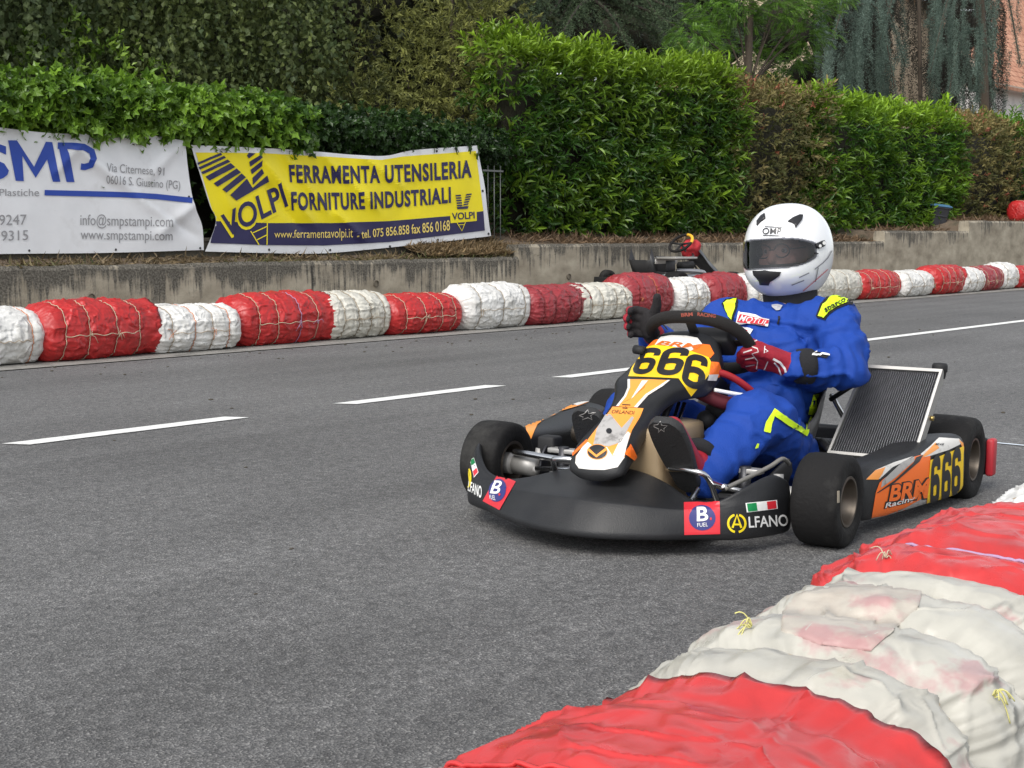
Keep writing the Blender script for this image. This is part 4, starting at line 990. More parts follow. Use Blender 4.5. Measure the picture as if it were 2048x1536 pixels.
    R = K * (1.03 - 0.10 * np.abs(x / (L / 2))[:, None] ** 2.5) * (1 - pin[:, None]) + K * ((0.085 if face > 0 else 0.055) * w3 + cam_ * cs + (0.006 + 0.030 * np.clip(near, 0, 1))[:, None] * w1 * crump + 0.026 * crump * w2 + 0.014 * crump * w4)
    Y = cy[None] * R * Wd / 2; Z = cz[None] * R * H / 2
    if flare:
        fl = sstep(L / 2 - e, L / 2 + 0.03, x)[:, None]; Y = Y * (1 + 0.05 * fl * ridged(C * 2.5 + 4, 2, seed)); Z = Z * (1 + 0.07 * fl * ridged(C * 2.5 + 8, 2, seed))
    X = X + 0.012 * fbm(C * np.array([1.6, 1.6, 3]), 2, seed + 30)
    Z = Z + H / 2 - 0.012; Z = np.where(Z < 0.012, 0.012 + (Z - 0.012) * 0.15, Z)
    V = np.stack([X, Y, Z], 2)
    g = Geo(); g.grid(V.tolist(), True, True)
    o = g.out('cover', mat, r)
    # ties that follow the pinched surface
    ci = np.arange(nv)
    g = Geo()
    cords = cord if isinstance(cord, (list, tuple)) else [cord or CORD]
    rings = []
    for q, t in enumerate(tp):
        i = int(np.argmin(np.abs(x - t))); ring = V[max(0, i - 1):i + 2].mean(0); c = ring.mean(0)
        off = unit(ring - c) * (cr * 0.9 + 0.002); ring = ring + off; ring[:, 2] = np.maximum(ring[:, 2], 0.004)
        rings.append((i, ring)); g2 = Geo(); P = np.concatenate([ring, ring[:2]]); g2.tube(P, cr, 6, False); g2.out('cord', cords[q % len(cords)], r)
    if long_tie and len(rings) > 1:
        jf = int(np.argmin(np.abs(((th - (PI if face < 0 else 0) + PI) % (2 * PI)) - PI + 0.05 * face)))
        P = []
        for i in range(rings[0][0], rings[-1][0] + 1, 2):
            P.append(V[i, jf] + np.array([0, face * (0.010 + 0.012 * (1 - min(1, near[i]))), 0.006 * math.sin(i * 0.3)]))
        if len(P) > 2: Geo().tube(P, cr, 6).out('cord', cords[0], r)
        g2 = Geo()
        for qq in range(2):
            i = rings[int(rng.integers(0, len(rings)))][0]; c = V[i, jf] + np.array([0, face * 0.014, 0])
            for z in range(4):
                a = rng.normal(size=3) * np.array([0.03, 0.008, 0.03]); g2.tube([c, c + a * 0.5 + np.array([0, face * 0.012, 0.004]), c + a + np.array([0, face * 0.006, -0.022])], cr * 0.7, 5)
        g2.out('knot', cords[-1], r)
    return r, o, V, th, x
def GND(u, v, z=0.0):
    r_ = pix_ray(u, v); t = (z - CAMH) / r_[2]; p = np.array([0, 0, CAMH]) + r_ * t; return float(p @ DD), float(p @ NN)
def far_d(u): return GND(u, 733 - 0.0765 * u)[0]
far = [
 (-75, 95, WHITE, 2, 0, 'white wrapped bale with a purple smudge, cut by the left picture edge', [CORD, CORDO], 0.0),
 (70, 300, RED, 4, 1, 'longest bright red bale with four cords, first red one from the left', [CORDP], 0.02),
 (292, 480, WHITE, 4, 0, 'clean white bale with rust coloured cords beside the longest red bale', [CORD, CORDO], -0.03),
 (472, 660, RED, 4, 1, 'red bale with a pointed loose right end, second red from the left', [CORDP, CORDP, CORDV], 0.0),
 (646, 790, WHITEG, 4, 0, 'cream white bale between the second and third red bales from the left', [CORD], 0.03),
 (776, 925, RED, 4, 0, 'bright red bale with thick cream cords and a dangling knot, below the yellow banner end', [CORDP], -0.02),
 (918, 1057, WHITE, 3, 0, 'creamy white bale just left of the first dull maroon bale', [CORD], 0.0),
 (1045, 1166, REDD, 4, 1, 'dull maroon bale with a dark pointed right end, left of the steering wheel', [plain('maroon cord', (0.2, 0.04, 0.04), 0.9)], 0.03),
 (1148, 1262, WHITEG, 4, 0, 'yellowed white bale just in front of the parked kart, left of the raised hand', [CORD], -0.02),
 (1250, 1352, REDD, 3, 0, 'faded crimson bale with an orange frayed end, behind the raised glove', [plain('crimson cord', (0.32, 0.05, 0.05), 0.9), CORDO], 0.02),
 (1348, 1421, WHITE, 3, 0, 'bright white bale in front of the parked kart, right of the raised glove', [CORD], 0.0),
 (1416, 1488, REDD, 2, 0, 'dull red bale touching the left side of the white helmet', [REDD], 0.0),
 (1484, 1548, WHITE, 3, 0, 'white bale almost hidden behind the helmet chin', [CORD], 0.0),
 (1545, 1612, RED, 3, 0, 'red bale hidden behind the helmet and shoulder', [CORDP], 0.0),
 (1609, 1732, WHITEG, 4, 0, 'cream bale with a pointed right end just right of the helmet', [CORD], 0.03),
 (1722, 1802, RED, 4, 0, 'bright red bale with two white vertical cords, first red right of the helmet', [CORDP], 0.0),
 (1797, 1869, WHITE, 3, 0, 'white bale between the first and second red bales right of the helmet', [CORD], 0.02),
 (1860, 1920, RED, 4, 1, 'red bale with a darker loose end, second red right of the helmet', [CORDP], 0.0),
 (1915, 1963, WHITE, 3, 0, 'white bale between the second and third red bales right of the helmet', [CORD], 0.0),
 (1958, 2006, REDD, 3, 0, 'darker red bale, third red right of the helmet', [CORDP], 0.0),
 (2002, 2037, WHITE, 2, 0, 'last white bale before the right picture edge', [CORD], 0.0),
 (2033, 2072, RED, 3, 0, 'bright red bale cut by the right picture edge', [CORDP], 0.0),
]
for i, (u0, u1, m_, ties, fl, lab, cd, yw) in enumerate(far):
    small = u0 > 1400
    hh = 0.385 + 0.035 * math.sin(i * 2.3) + (0.035 if u0 in (1250, 1416, 1348) else 0)
    bale(lab, far_d(u0), far_d(u1), 8.45 + 0.23 + 0.035 * math.sin(i * 5.1), m_, 100 + i, ties, H=hh, Wd=0.46, yaw=yw * 1.6 + 0.03, flare=fl, cord=cd, nu=70 if small else 110, nv=90 if small else 150)
# lone bale up on the wall at the right edge
c = PXN(2040, 440, 11.0); dd_ = float(c @ DD)
bale('red wrapped bundle lying on top of the wall at the right edge', dd_ - 0.28, dd_ + 0.75, 11.0, RED, 170, 2, H=0.44, Wd=0.42, cord=[CORDP], nu=40, nv=48, z0=1.10, group=None)

# ------------------------------------------------------------------ near row, close to the lens
NG = 'wrapped bales along the near kerb'
NK = dict(nu=280, nv=260, face=1, group=NG, cr=0.0032, long_tie=False, expo=2.5)
rA, oA, *_ = bale('big red plastic bale nearest the lens with a loose cover edge', 0.55, 1.42, 0.80, REDN, 201, 1, H=0.345, Wd=0.50, cord=[REDN], flare=1, tieat=[0.1], yaw=0.06, crump=3.0, big=0.45, pinch=0.9, **NK)
rB, oB, *_ = bale('big dirty white bale with pink stains, second from the lens', 1.36, 2.20, 0.895, WHITEN, 202, 4, H=0.335, Wd=0.47, cord=[CORDP], tieat=[-0.36, -0.16, 0.07, 0.30], yaw=0.08, crump=2.3, big=0.6, pinch=2.5, **NK)
rC, oC, *_ = bale('red bale with a lilac cord beside the rear wheel of the kart', 2.13, 2.88, 0.965, REDN, 203, 2, H=0.34, Wd=0.48, cord=[CORDV], tieat=[-0.26, 0.3], yaw=0.04, crump=2.8, big=0.45, pinch=1.5, **NK)
rD, oD, *_ = bale('white bale tip at the right edge behind the near red bale', 2.85, 3.6, 1.0, WHITE, 204, 3, H=0.33, Wd=0.48, cord=[CORD], tieat=[-0.3, 0, .3], **NK)
def tassel(r, at, frame, mat, n=9, L=0.05, seed=1, way=(0.6, 0.3, 0.25)):
    rng = np.random.default_rng(seed); inv = frame.inverted(); c = np.array(inv @ Vector(at)); g = Geo()
    for i in range(n):
        a = np.array(way) + rng.normal(size=3) * .2; a = a / np.linalg.norm(a) * L * rng.uniform(.5, 1.0); b_ = rng.normal(size=3) * .004; g.tube(spline([c + b_ * .3, c + a * .35 + b_ + np.array([0, 0, .006]), c + a * .7 + b_ * 2, c + a + b_ * 3 + np.array([0, 0, -.012])], 8), 0.0010, 5)
    g.out('frayed_knot', mat, r)
def hit(o, frame, u, v, off=0.004):
    b = bvh_of([o], frame); q = Vector(pix_ray(u, v)).normalized(); h, nr, i, dist = b.ray_cast(EYE, q); return (h + nr * off) if h is not None else None
for r, o, u, v, m_, s, L_ in ((rC, oC, 1772, 1118, CORDP, 1, .05), (rB, oB, 1505, 1258, CORDY, 2, .045), (rB, oB, 1985, 1395, CORDY, 3, .05)):
    h = hit(o, r.matrix_world, u, v)
    if h is not None: tassel(r, h, r.matrix_world, m_, 7, L_ * .5, s, ((.6, .3, .2), (-.5, .6, .2), (.2, -.6, .1), (.5, .5, .2), (-.4, .5, .1))[s - 1])
# folded-over patch of sheet on the white bale
bb = bvh_of([oB], rB.matrix_world)
f_ = decal('folded_flap', [PG((1571, 1190), (1690, 1160), (1845, 1186), (1838, 1215), (1742, 1304), (1640, 1290), (1560, 1262))], bb, rB.matrix_world, sheetmat('stained flap sheet', (0.46, 0.42, 0.36), (0.34, 0.28, 0.23), 0.42, stain=(0.40, 0.10, 0.14), bump=.14, dlo=.45, dhi=.7), rB, 0.0035, 6)
bake(f_, relax=3); c_ = coords(f_); setcoords(f_, c_ + normals(f_) * (.004 * fbm(c_ * 22, 2, 5))[:, None]); bm = bmesh.new(); bm.from_mesh(f_.data); bm.normal_update(); [setattr(v, 'co', v.co - v.normal * .003) for v in bm.verts if v.is_boundary]; bm.to_mesh(f_.data); bm.free()
# ------------------------------------------------------------------ the racing kart (x = driver's right, y = forward, origin under the front axle)
KM = Matrix.Translation((0.412, 4.173, 0.004)) @ Matrix.Rotation(2.578, 4, 'Z') @ Matrix.Rotation(-0.012, 4, 'Y') @ Matrix.Rotation(0.012, 4, 'X')
kart = root('racing_kart', KM, 'orange and black racing kart numbered 666 driven by the helmeted driver', 'kart')
BLK = plain('black bodywork plastic', (0.014, 0.0145, 0.016), 0.42, spec=0.35, var=0.25, vscale=8, bump=0.12, bscale=260, dirt=(0.03, 0.03, 0.03), dscale=3.2, dlo=0.5, dhi=0.8)
ORG = plain('orange vinyl', (0.93, 0.17, 0.015), 0.35, var=0.08, vscale=6); LORG = plain('pale orange vinyl', (0.95, 0.33, 0.05), 0.32, var=0.12, vscale=9)
PWH = plain('worn white vinyl', (0.72, 0.70, 0.66), 0.45, var=0.08, dirt=(0.36, 0.35, 0.33), dscale=22, dlo=0.55, dhi=0.75); PGR = plain('scuffed grey vinyl', (0.40, 0.385, 0.37), 0.5, var=0.15, dirt=(0.2, 0.19, 0.18), dscale=26)
PYE = plain('number plate yellow', (0.88, 0.58, 0.012), 0.36, var=0.06); PBK = plain('number black', (0.012, 0.012, 0.014), 0.4); PW = plain('sticker white', (0.80, 0.80, 0.78), 0.45, var=0.04)
SRED = plain('sticker red', (0.62, 0.022, 0.035), 0.4); SBL = plain('sticker blue', (0.028, 0.030, 0.17), 0.4); SGR = plain('flag green', (0.0, 0.22, 0.06), 0.45); AYE = plain('logo yellow', (0.80, 0.62, 0.01), 0.45)
RUB = plain('slick tyre rubber', (0.012, 0.0115, 0.0115), 0.8, spec=0.22, var=0.25, vscale=5, bump=0.25, bscale=90, dirt=(0.035, 0.034, 0.032), dscale=6)
CHR = plain('chromed tube', (0.62, 0.62, 0.62), 0.22, metal=1.0, var=0.05); ALU = plain('aluminium', (0.42, 0.41, 0.39), 0.5, metal=0.6, var=0.15); STL = plain('dark steel', (0.05, 0.05, 0.055), 0.4, metal=0.6)
MAG = plain('brown magnesium rim', (0.125, 0.105, 0.085), 0.42, metal=0.75, var=0.25, vscale=20); BLKM = plain('black matt', (0.012, 0.012, 0.013), 0.7); SUEDE = plain('black suede', (0.011, 0.0095, 0.009), 0.95, var=0.3, vscale=60, bump=0.3, bscale=300)
K = lambda name, g, mat, par=None, **kw: g.out(name, mat, par or kart, **kw)

def SIX(q, w=.31):
    """a block figure six drawn in the unit square and laid into a quad"""
    V, F = STROKE(spline([(.86, .70), (.84, .84), (.66, .90), (.36, .90), (.17, .82), (.135, .66), (.135, .34), (.17, .16), (.36, .085), (.64, .085), (.84, .16), (.865, .30), (.84, .44), (.66, .515), (.40, .515), (.22, .47)], 60), w)
    P = np.array(V); n = len(P) // 2; c = (P[:n] + P[n:]) / 2; hgt = (P - np.concatenate([c, c])) * np.array([1.0, .62]); return (warp(np.concatenate([c, c]) + hgt, q), F)
# front bumper
BX = [0, .08, .16, .23, .29, .345, .395, .435, .462]
BF = [.500, .490, .452, .405, .350, .312, .268, .185, .085]          # lower front edge y
CY = [.440, .430, .395, .355, .318, .285, .246, .168, .083]; CZ = [.135, .133, .128, .121, .119, .124, .132, .140, .140]
TY = [.215, .215, .225, .250, .264, .255, .205, .135, .080]; TZ = [.196, .187, .165, .140, .130, .146, .182, .206, .178]
q = np.stack([BX, BF, CY, CZ, TY, TZ], 1); q = spline(q, 30); q = np.concatenate([(q * np.array([-1, 1, 1, 1, 1, 1]))[::-1][:-1], q * np.array([1.21, 1, 1, 1, 1, 1])])
R = []
for x, bf, cy_, cz_, ty, tz in q:
    e = 0.012; s = 1 + 0.02 * (abs(x) > .4)
    dy, dz = cy_ - bf, cz_ - .042
    R.append([(x, ty - .05, .05), (x, bf - .03, .038), (x, bf - .006, .042), (x, bf, .052), (x * s, bf + dy * .97, .042 + dz * .97), (x * s, cy_ - .003, cz_), (x * s, cy_ + (ty - cy_) * .02, cz_ + (tz - cz_) * .02),
              (x * s, cy_ + (ty - cy_) * .55, cz_ + (tz - cz_) * .52), (x, ty + .016, tz - .002), (x, ty, tz + .003), (x, ty - .014, tz - .004), (x, ty - .018, tz - .02)])
g = Geo().grid(R, True, True)
bump = K('front_bumper', g, BLK, sub=1)
bb = bvh_of([bump], KM)
A5 = lambda X, Y: (900 + .34180 * X, 800 + .34180 * Y); Q5 = lambda *a: [A5(*p) for p in a]
def fuel(sq, disc, b, fu, dot, rot=0):
    o = decal('fuel_sticker', [PG(*Q5(*sq))], bb, KM, SRED, bump, .002, 5)
    c = A5(*disc[:2]); decal('sticker_disc', [DISC(c, disc[2] * .3418, disc[3] * .3418, rot=rot)], bb, KM, SBL, o, .0032, 5); decal('lettering', [T('B', Q5(*b), 0.02), T('FUEL', Q5(*fu))], bb, KM, PW, o, .0045, 4)
    decal('sticker_drop', [DISC(A5(*dot), 2.0, 2.8)], bb, KM, SRED, o, .0045)
fuel(((1368, 601), (1578, 595), (1580, 784), (1370, 790)), (1475, 692, 78, 72), ((1443, 634), (1510, 630), (1510, 708), (1443, 712)), ((1445, 722), (1508, 718), (1508, 740), (1446, 744)), (1525, 696))
fuel(((280, 435), (386, 480), (292, 645), (194, 592)), (281, 532, 50, 66), ((262, 478), (318, 482), (292, 555), (240, 548)), ((238, 558), (272, 560), (274, 590), (238, 580)), (296, 556), 0.2)
def flag(a):
    decal('flag_border', [PG(*Q5(*a))], bb, KM, PW, bump, .0012)
    q_ = np.array(a, float); m = lambda u, v: tuple((q_[0] * (1 - u) + q_[1] * u) * (1 - v) + (q_[3] * (1 - u) + q_[2] * u) * v)
    for c, u0, u1 in ((SGR, .04, .34), (SRED, .67, .96)): decal('flag_stripe', [PG(*Q5(m(u0, .07), m(u1, .07), m(u1, .93), m(u0, .93)))], bb, KM, c, bump, .002)
flag(((1728, 604), (1911, 584), (1916, 636), (1736, 658))); flag(((142, 337), (168, 424), (142, 455), (118, 350)))
def ring(c, rx, ry, w, a0, a1, n=40): return STROKE([A5(c[0] + rx * math.cos(t), c[1] + ry * math.sin(t)) for t in np.linspace(a0, a1, n)], w)
o = decal('emblem', [ring((1677, 722), 50, 51, 4.4, -1.30, 1.35), ring((1677, 722), 50, 51, 4.4, 1.80, 4.44), STROKE(Q5((1652, 748), (1678, 672), (1703, 748)), 4.6), STROKE(Q5((1662, 728), (1695, 728)), 3.6)], bb, KM, AYE, bump, .0014, 4)
decal('lettering', [T('LFANO', Q5((1744, 682), (1972, 668), (1978, 736), (1748, 748)), 0.015)], bb, KM, PW, bump, .0014, 5)
decal('emblem', [ring((107, 455), 16, 54, 3, 0, 6.28), STROKE(Q5((95, 475), (110, 415), (120, 500)), 3)], bb, KM, AYE, bump, .0014, 4)
decal('lettering', [T('LFANO', Q5((112, 472), (188, 506), (186, 578), (106, 530)), 0.015)], bb, KM, PW, bump, .0014, 5)

# nose with the number panel
NS = [  # y, z of the middle, half width, flank reach, flank flare
 (.352, .180, .056, .018, .002), (.357, .193, .073, .022, .003), (.350, .215, .079, .035, .004), (.330, .250, .079, .045, .005), (.294, .280, .074, .055, .008), (.258, .304, .066, .058, .008), (.215, .328, .058, .062, .010), (.178, .350, .056, .052, .010),
 (.138, .374, .060, .050, .010), (.100, .398, .073, .048, .008), (.060, .420, .095, .050, .004), (.015, .433, .114, .055, .002), (-.045, .450, .125, .070, .004), (-.110, .474, .127, .066, .002), (-.150, .505, .122, .06, .002), (-.180, .534, .103, .055, .002), (-.200, .548, .098, .045, .002), (-.214, .552, .08, .03, .0)]
N_ = spline(NS, 46); tg = np.gradient(N_[:, :2], axis=0); tg = unit(tg); R = []
for (y, z, hw, fr, fl), (ty_, tz_) in zip(N_, tg):
    ny, nz = tz_, -ty_                                              # outward normal (forward and up)
    if nz < -0.2 and ny < 0: ny, nz = -ny, -nz
    row = []
    prof = [(-hw - fl, -fr), (-hw - fl * .75, -fr * .55), (-hw - .004, -.012), (-hw + .006, -.001), (-hw * .55, .006), (0, .010), (hw * .55, .006), (hw - .006, -.001), (hw + .004, -.012), (hw + fl * .75, -fr * .55), (hw + fl, -fr)]
    xc = -.016 * sstep(.06, -.03, y) if False else -.012 * float(sstep(-.06, .03, -y))
    for x, h in prof: row.append((x + xc, y + ny * h, z + nz * h))
    R.append(row)
nose = K('nose_panel', Geo().grid(R), BLK, sub=1, solid=0.004)
nb = bvh_of([nose], KM)
A3 = lambda X, Y: (900 + .27344 * X, 560 + .27344 * Y); Q3 = lambda *a: [A3(*p) for p in a]
def nd(name, polys, mat, off): return decals(name, [PG(*Q3(*p)) for p in polys], nb, KM, mat, nose, off, 6)
nd('orange_graphic', [((1300, 728), (1455, 728), (1415, 790), (1320, 872), (1300, 880), (1215, 925), (1275, 850), (1300, 790)), ((1450, 728), (1610, 735), (1560, 775), (1450, 845), (1370, 935), (1215, 925), (1325, 870), (1420, 790)),
   ((1190, 928), (1415, 940), (1388, 1005), (1330, 1100), (1290, 1220), (1275, 1300), (1225, 1370), (1130, 1390), (1030, 1388), (945, 1378), (918, 1340), (922, 1290), (1000, 1180), (1100, 1050), (1180, 945))], LORG, .0012)
nd('white_graphic', [((1405, 738), (1450, 738), (1340, 860), (1325, 872)), ((1300, 728), (1318, 728), (1318, 790), (1290, 855), (1235, 925), (1215, 925), (1275, 850), (1300, 790)), ((1590, 735), (1610, 735), (1560, 775), (1450, 845), (1370, 935), (1345, 932), (1430, 838), (1530, 775)),
   ((925, 1290), (1000, 1180), (1020, 1195), (1045, 1215), (1150, 1225), (1190, 1290), (1270, 1290), (1275, 1300), (1225, 1370), (1130, 1390), (1030, 1388), (945, 1378), (918, 1340)), ((1300, 1110), (1318, 1125), (1290, 1220), (1275, 1290), (1190, 1285), (1240, 1180))], PWH, .0018)
nd('grey_graphic', [((1140, 985), (1175, 985), (1255, 1085), (1330, 1000), (1345, 1010), (1250, 1190), (1160, 1220), (1050, 1205), (1075, 1090))], PGR, .0018)
nd('orange_fin', [((868, 1296), (1000, 1168), (1010, 1186), (905, 1285)), ((1288, 1250), (1318, 1200), (1345, 1250), (1382, 1330), (1342, 1320), (1275, 1272))], ORG, .0022)
nd('yellow_plate', [((1440, 490), (1500, 476), (1620, 486), (1720, 502), (1765, 520), (1890, 560), (1908, 600), (1895, 690), (1830, 770), (1762, 852), (1720, 790), (1672, 722), (1600, 718), (1450, 712), (1305, 706), (1330, 640), (1388, 560))], PYE, .0014)
nd('orange_top', [((1385, 560), (1440, 455), (1492, 434), (1525, 438), (1500, 476), (1440, 490)), ((1762, 520), (1845, 470), (1900, 476), (1932, 540), (1905, 572)), ((1908, 600), (1965, 602), (1984, 660), (1965, 715), (1893, 692))], ORG, .0016)
nd('white_top', [((1525, 438), (1545, 418), (1620, 406), (1730, 410), (1810, 425), (1845, 470), (1762, 520), (1620, 486), (1500, 476)), ((1893, 692), (1962, 690), (1945, 738), (1880, 735))], PWH, .0018)
decal('number', [SIX(Q3((1412, 498), (1560, 500), (1462, 692), (1325, 688))), SIX(Q3((1572, 498), (1766, 498), (1668, 702), (1500, 694))), SIX(Q3((1742, 535), (1894, 566), (1838, 812), (1686, 756)))], nb, KM, PBK, nose, .0026, 5)
decal('team_lettering', [T('BRM', Q3((1530, 446), (1850, 474), (1828, 512), (1508, 476)), 0.03, 0.2)], nb, KM, plain('burnt orange ink', (0.55, 0.12, 0.01), 0.5), nose, .0028, 4)
decal('maker_lettering', [T('ORLANDI', Q3((1192, 952), (1350, 962), (1344, 988), (1180, 978))), STROKE(Q3((1260, 915), (1320, 918)), 2), STROKE(Q3((1262, 940), (1300, 942), (1285, 928)), 2)], nb, KM, PBK, nose, .0022, 4)
decal('emblem_disc', [DISC(A3(1080, 1260), 20.5, 15.5)], nb, KM, LORG, nose, .0024, 5); decal('emblem_black', [DISC(A3(1080, 1260), 19, 14)], nb, KM, PBK, nose, .003, 5)
decal('emblem_mark', [STROKE(Q3((1012, 1240), (1074, 1292), (1146, 1240)), 5.0)], nb, KM, LORG, nose, .0036, 4)
decal('bolt', [DISC(A3(1165, 1110), 5.6, 5.2)], nb, KM, PBK, nose, .004, 4)

# side pods
def pod(s):
    g = Geo(); R = []
    for y, xo, zb, zt, ti in ((-.118, .585, .07, .15, .03), (-.125, .598, .055, .185, .05), (-.15, .606, .045, .205, .075), (-.20, .616, .042, .215, .10), (-.32, .634, .040, .218, .13), (-.45, .654, .040, .222, .14), (-.53, .665, .040, .228, .145), (-.60, .675, .040, .240, .145), (-.70, .690, .040, .246, .14), (-.77, .701, .042, .246, .13), (-.81, .706, .046, .242, .11), (-.825, .704, .06, .225, .08)):
        x = lambda v: s * v
        R.append([(x(xo - ti), y, zb + .01), (x(xo - .02), y, zb), (x(xo), y, zb + .012), (x(xo + .003), y, (zb + zt) / 2), (x(xo - .003), y, zt - .022), (x(xo - .016), y, zt - .004), (x(xo - .05), y, zt), (x(xo - ti), y, zt - .012), (x(xo - ti - .005), y, zt - .03)])
    g.grid(R, True, True)
    return K('side_pod', g, BLK, sub=2)
podL, podR = pod(-1), pod(1)
pb, pr = bvh_of([podL], KM), bvh_of([podR], KM)
A4 = lambda X, Y: (1540 + .24805 * X, 690 + .24805 * Y); Q4 = lambda *a: [A4(*p) for p in a]
def pd(name, polys, mat, off, b=pb, par=podL, A=Q4): return decals(name, [PG(*A(*p)) for p in polys], b, KM, mat, par, off, 3.5)
pd('orange_graphic', [((905, 1085), (1150, 905), (1290, 865), (1290, 930), (1262, 1325), (1100, 1380), (812, 1425), (850, 1190), (880, 1110))], ORG, .0012)
pd('grey_graphic', [((900, 1095), (1060, 945), (1160, 900), (1160, 935), (1050, 1030), (965, 1100), (1000, 1075), (890, 1150)), ((814, 1392), (930, 1372), (1090, 1310), (1262, 1215), (1255, 1300), (1100, 1380), (812, 1425))], PGR, .0018)
pd('black_slash', [((1175, 905), (1230, 885), (1200, 940), (1000, 1110), (868, 1192), (852, 1194), (1000, 1090), (1150, 950))], PBK, .0024)
pd('yellow_plate', [((1287, 928), (1556, 815), (1548, 1232), (1256, 1325))], PYE, .0028)
pd('white_top', [((1210, 880), (1290, 815), (1362, 748), (1520, 756), (1552, 790), (1440, 845), (1300, 890), (1235, 905)), ((770, 1085), (845, 1010), (1000, 945), (1152, 897), (1060, 950), (985, 985), (880, 1080))], PWH, .0016)
pd('orange_top', [((1225, 892), (1330, 790), (1360, 830), (1300, 870), (1235, 905)), ((770, 1085), (845, 1010), (925, 985), (900, 1040), (868, 1085)), ((1520, 765), (1552, 790), (1560, 830), (1552, 900), (1540, 815))], LORG, .0024)
decal('number', [SIX(Q4((1298, 910), (1366, 886), (1350, 1274), (1282, 1298)), .36), SIX(Q4((1388, 876), (1454, 854), (1440, 1240), (1372, 1262)), .36), SIX(Q4((1466, 844), (1530, 822), (1520, 1196), (1454, 1218)), .36)], pb, KM, PBK, podL, .004, 5)
decal('lettering_border', [T('BRM', Q4((965, 1122), (1290, 1062), (1266, 1244), (938, 1274)), 0.10), T('Racing', Q4((925, 1262), (1172, 1200), (1156, 1275), (908, 1338)), 0.06)], pb, KM, PBK, podL, .0026, 5)
decal('team_lettering', [T('BRM', Q4((975, 1130), (1284, 1072), (1260, 1232), (950, 1260)), 0.035)], pb, KM, ORG, podL, .0036, 5)
decal('racing_lettering', [T('Racing', Q4((932, 1272), (1166, 1210), (1150, 1266), (916, 1326)), 0.015)], pb, KM, PW, podL, .0036, 5)
decal('small_lettering', [T('KG', Q4((1335, 795), (1400, 793), (1390, 808), (1325, 810)), 0.03)], pb, KM, PBK, podL, .0032, 4)
pd('orange_graphic', [((552, 1075), (690, 992), (780, 984), (700, 1015), (640, 1060), (615, 1110), (588, 1166), (570, 1162)), ((706, 970), (880, 898), (1000, 872), (1060, 880), (940, 925), (790, 968))], LORG, .003, pr, podR, Q3)
pd('white_graphic', [((880, 898), (1010, 852), (1092, 858), (1090, 880), (1000, 900), (930, 925), (905, 915))], PWH, .004, pr, podR, Q3)
decal('small_lettering', [T('KG', Q3((950, 908), (1000, 902), (996, 916), (945, 920)), 0.03)], pr, KM, PBK, podR, .0028, 4)

# wheels
def wheel(x, y, r_, w, out, par=None, tyre_mat=None):
    M = Matrix.Translation((x, y, r_)) @ Matrix.Rotation(PI / 2 * (1 if out > 0 else -1), 4, 'Y')       # local z points outboard
    h = w / 2; rr = 0.068
    hub = Geo().lathe([(.001, h - .055), (.03, h - .055), (.034, h - .06), (.034, -h + .01), (.022, -h), (.001, -h)], M, 20)
    for i in range(3):
        a = i * 2 * PI / 3; hub.tube([tuple(M @ Vector((.024 * math.cos(a), .024 * math.sin(a), h - .056))), tuple(M @ Vector((.024 * math.cos(a), .024 * math.sin(a), h - .04)))], .006, 6)
    hb = hub.out('wheel', ALU, par or kart, angle=0.6)
    pr_ = [(rr, -h * .86), (rr + .012, -h * .97), (r_ * .68, -h * 1.0), (r_ * .84, -h * .995), (r_ * .925, -h * .95), (r_ * .972, -h * .85), (r_ * .992, -h * .6), (r_, -h * .2), (r_, h * .2), (r_ * .992, h * .6), (r_ * .972, h * .85), (r_ * .925, h * .95), (r_ * .84, h * .995), (r_ * .68, h), (rr + .012, h * .97), (rr, h * .86)]
    Geo().lathe(pr_, M, 56).out('tyre', tyre_mat or RUB, hb)
    rp = [(rr + .004, h * .90), (rr + .002, h * .94), (rr - .004, h * .93), (rr - .007, h * .80), (rr - .010, h * .45), (rr - .020, h * .30), (.030, h * .18), (.030, h * .10), (rr - .022, h * .10), (rr - .014, -h * .5), (rr - .005, -h * .9), (rr + .004, -h * .9)]
    Geo().lathe(rp, M, 44).out('rim', MAG, hb, angle=0.7)
    return hb
wFL = wheel(-.545, 0, .13, .132, -1); wFR = wheel(.545, 0, .13, .132, 1); wRL = wheel(-.6, -.96, .14, .214, -1); wRR = wheel(.6, -.96, .14, .214, 1)
BEI = plain('tyre tag', (0.42, 0.36, 0.27), 0.6)
for wq, u0, v0 in ((wFL, 1676, 994), (wRL, 1943, 930)):
    ty_ = [c for c in wq.children if c.name.startswith('tyre')][0]
    decal('tyre_tag', [PG((u0 - 2.5, v0 - 12), (u0 + 2.5, v0 - 13), (u0 + 2.5, v0 + 11), (u0 - 2.5, v0 + 12))], bvh_of([ty_], KM), KM, BEI, wq, .001, 5)

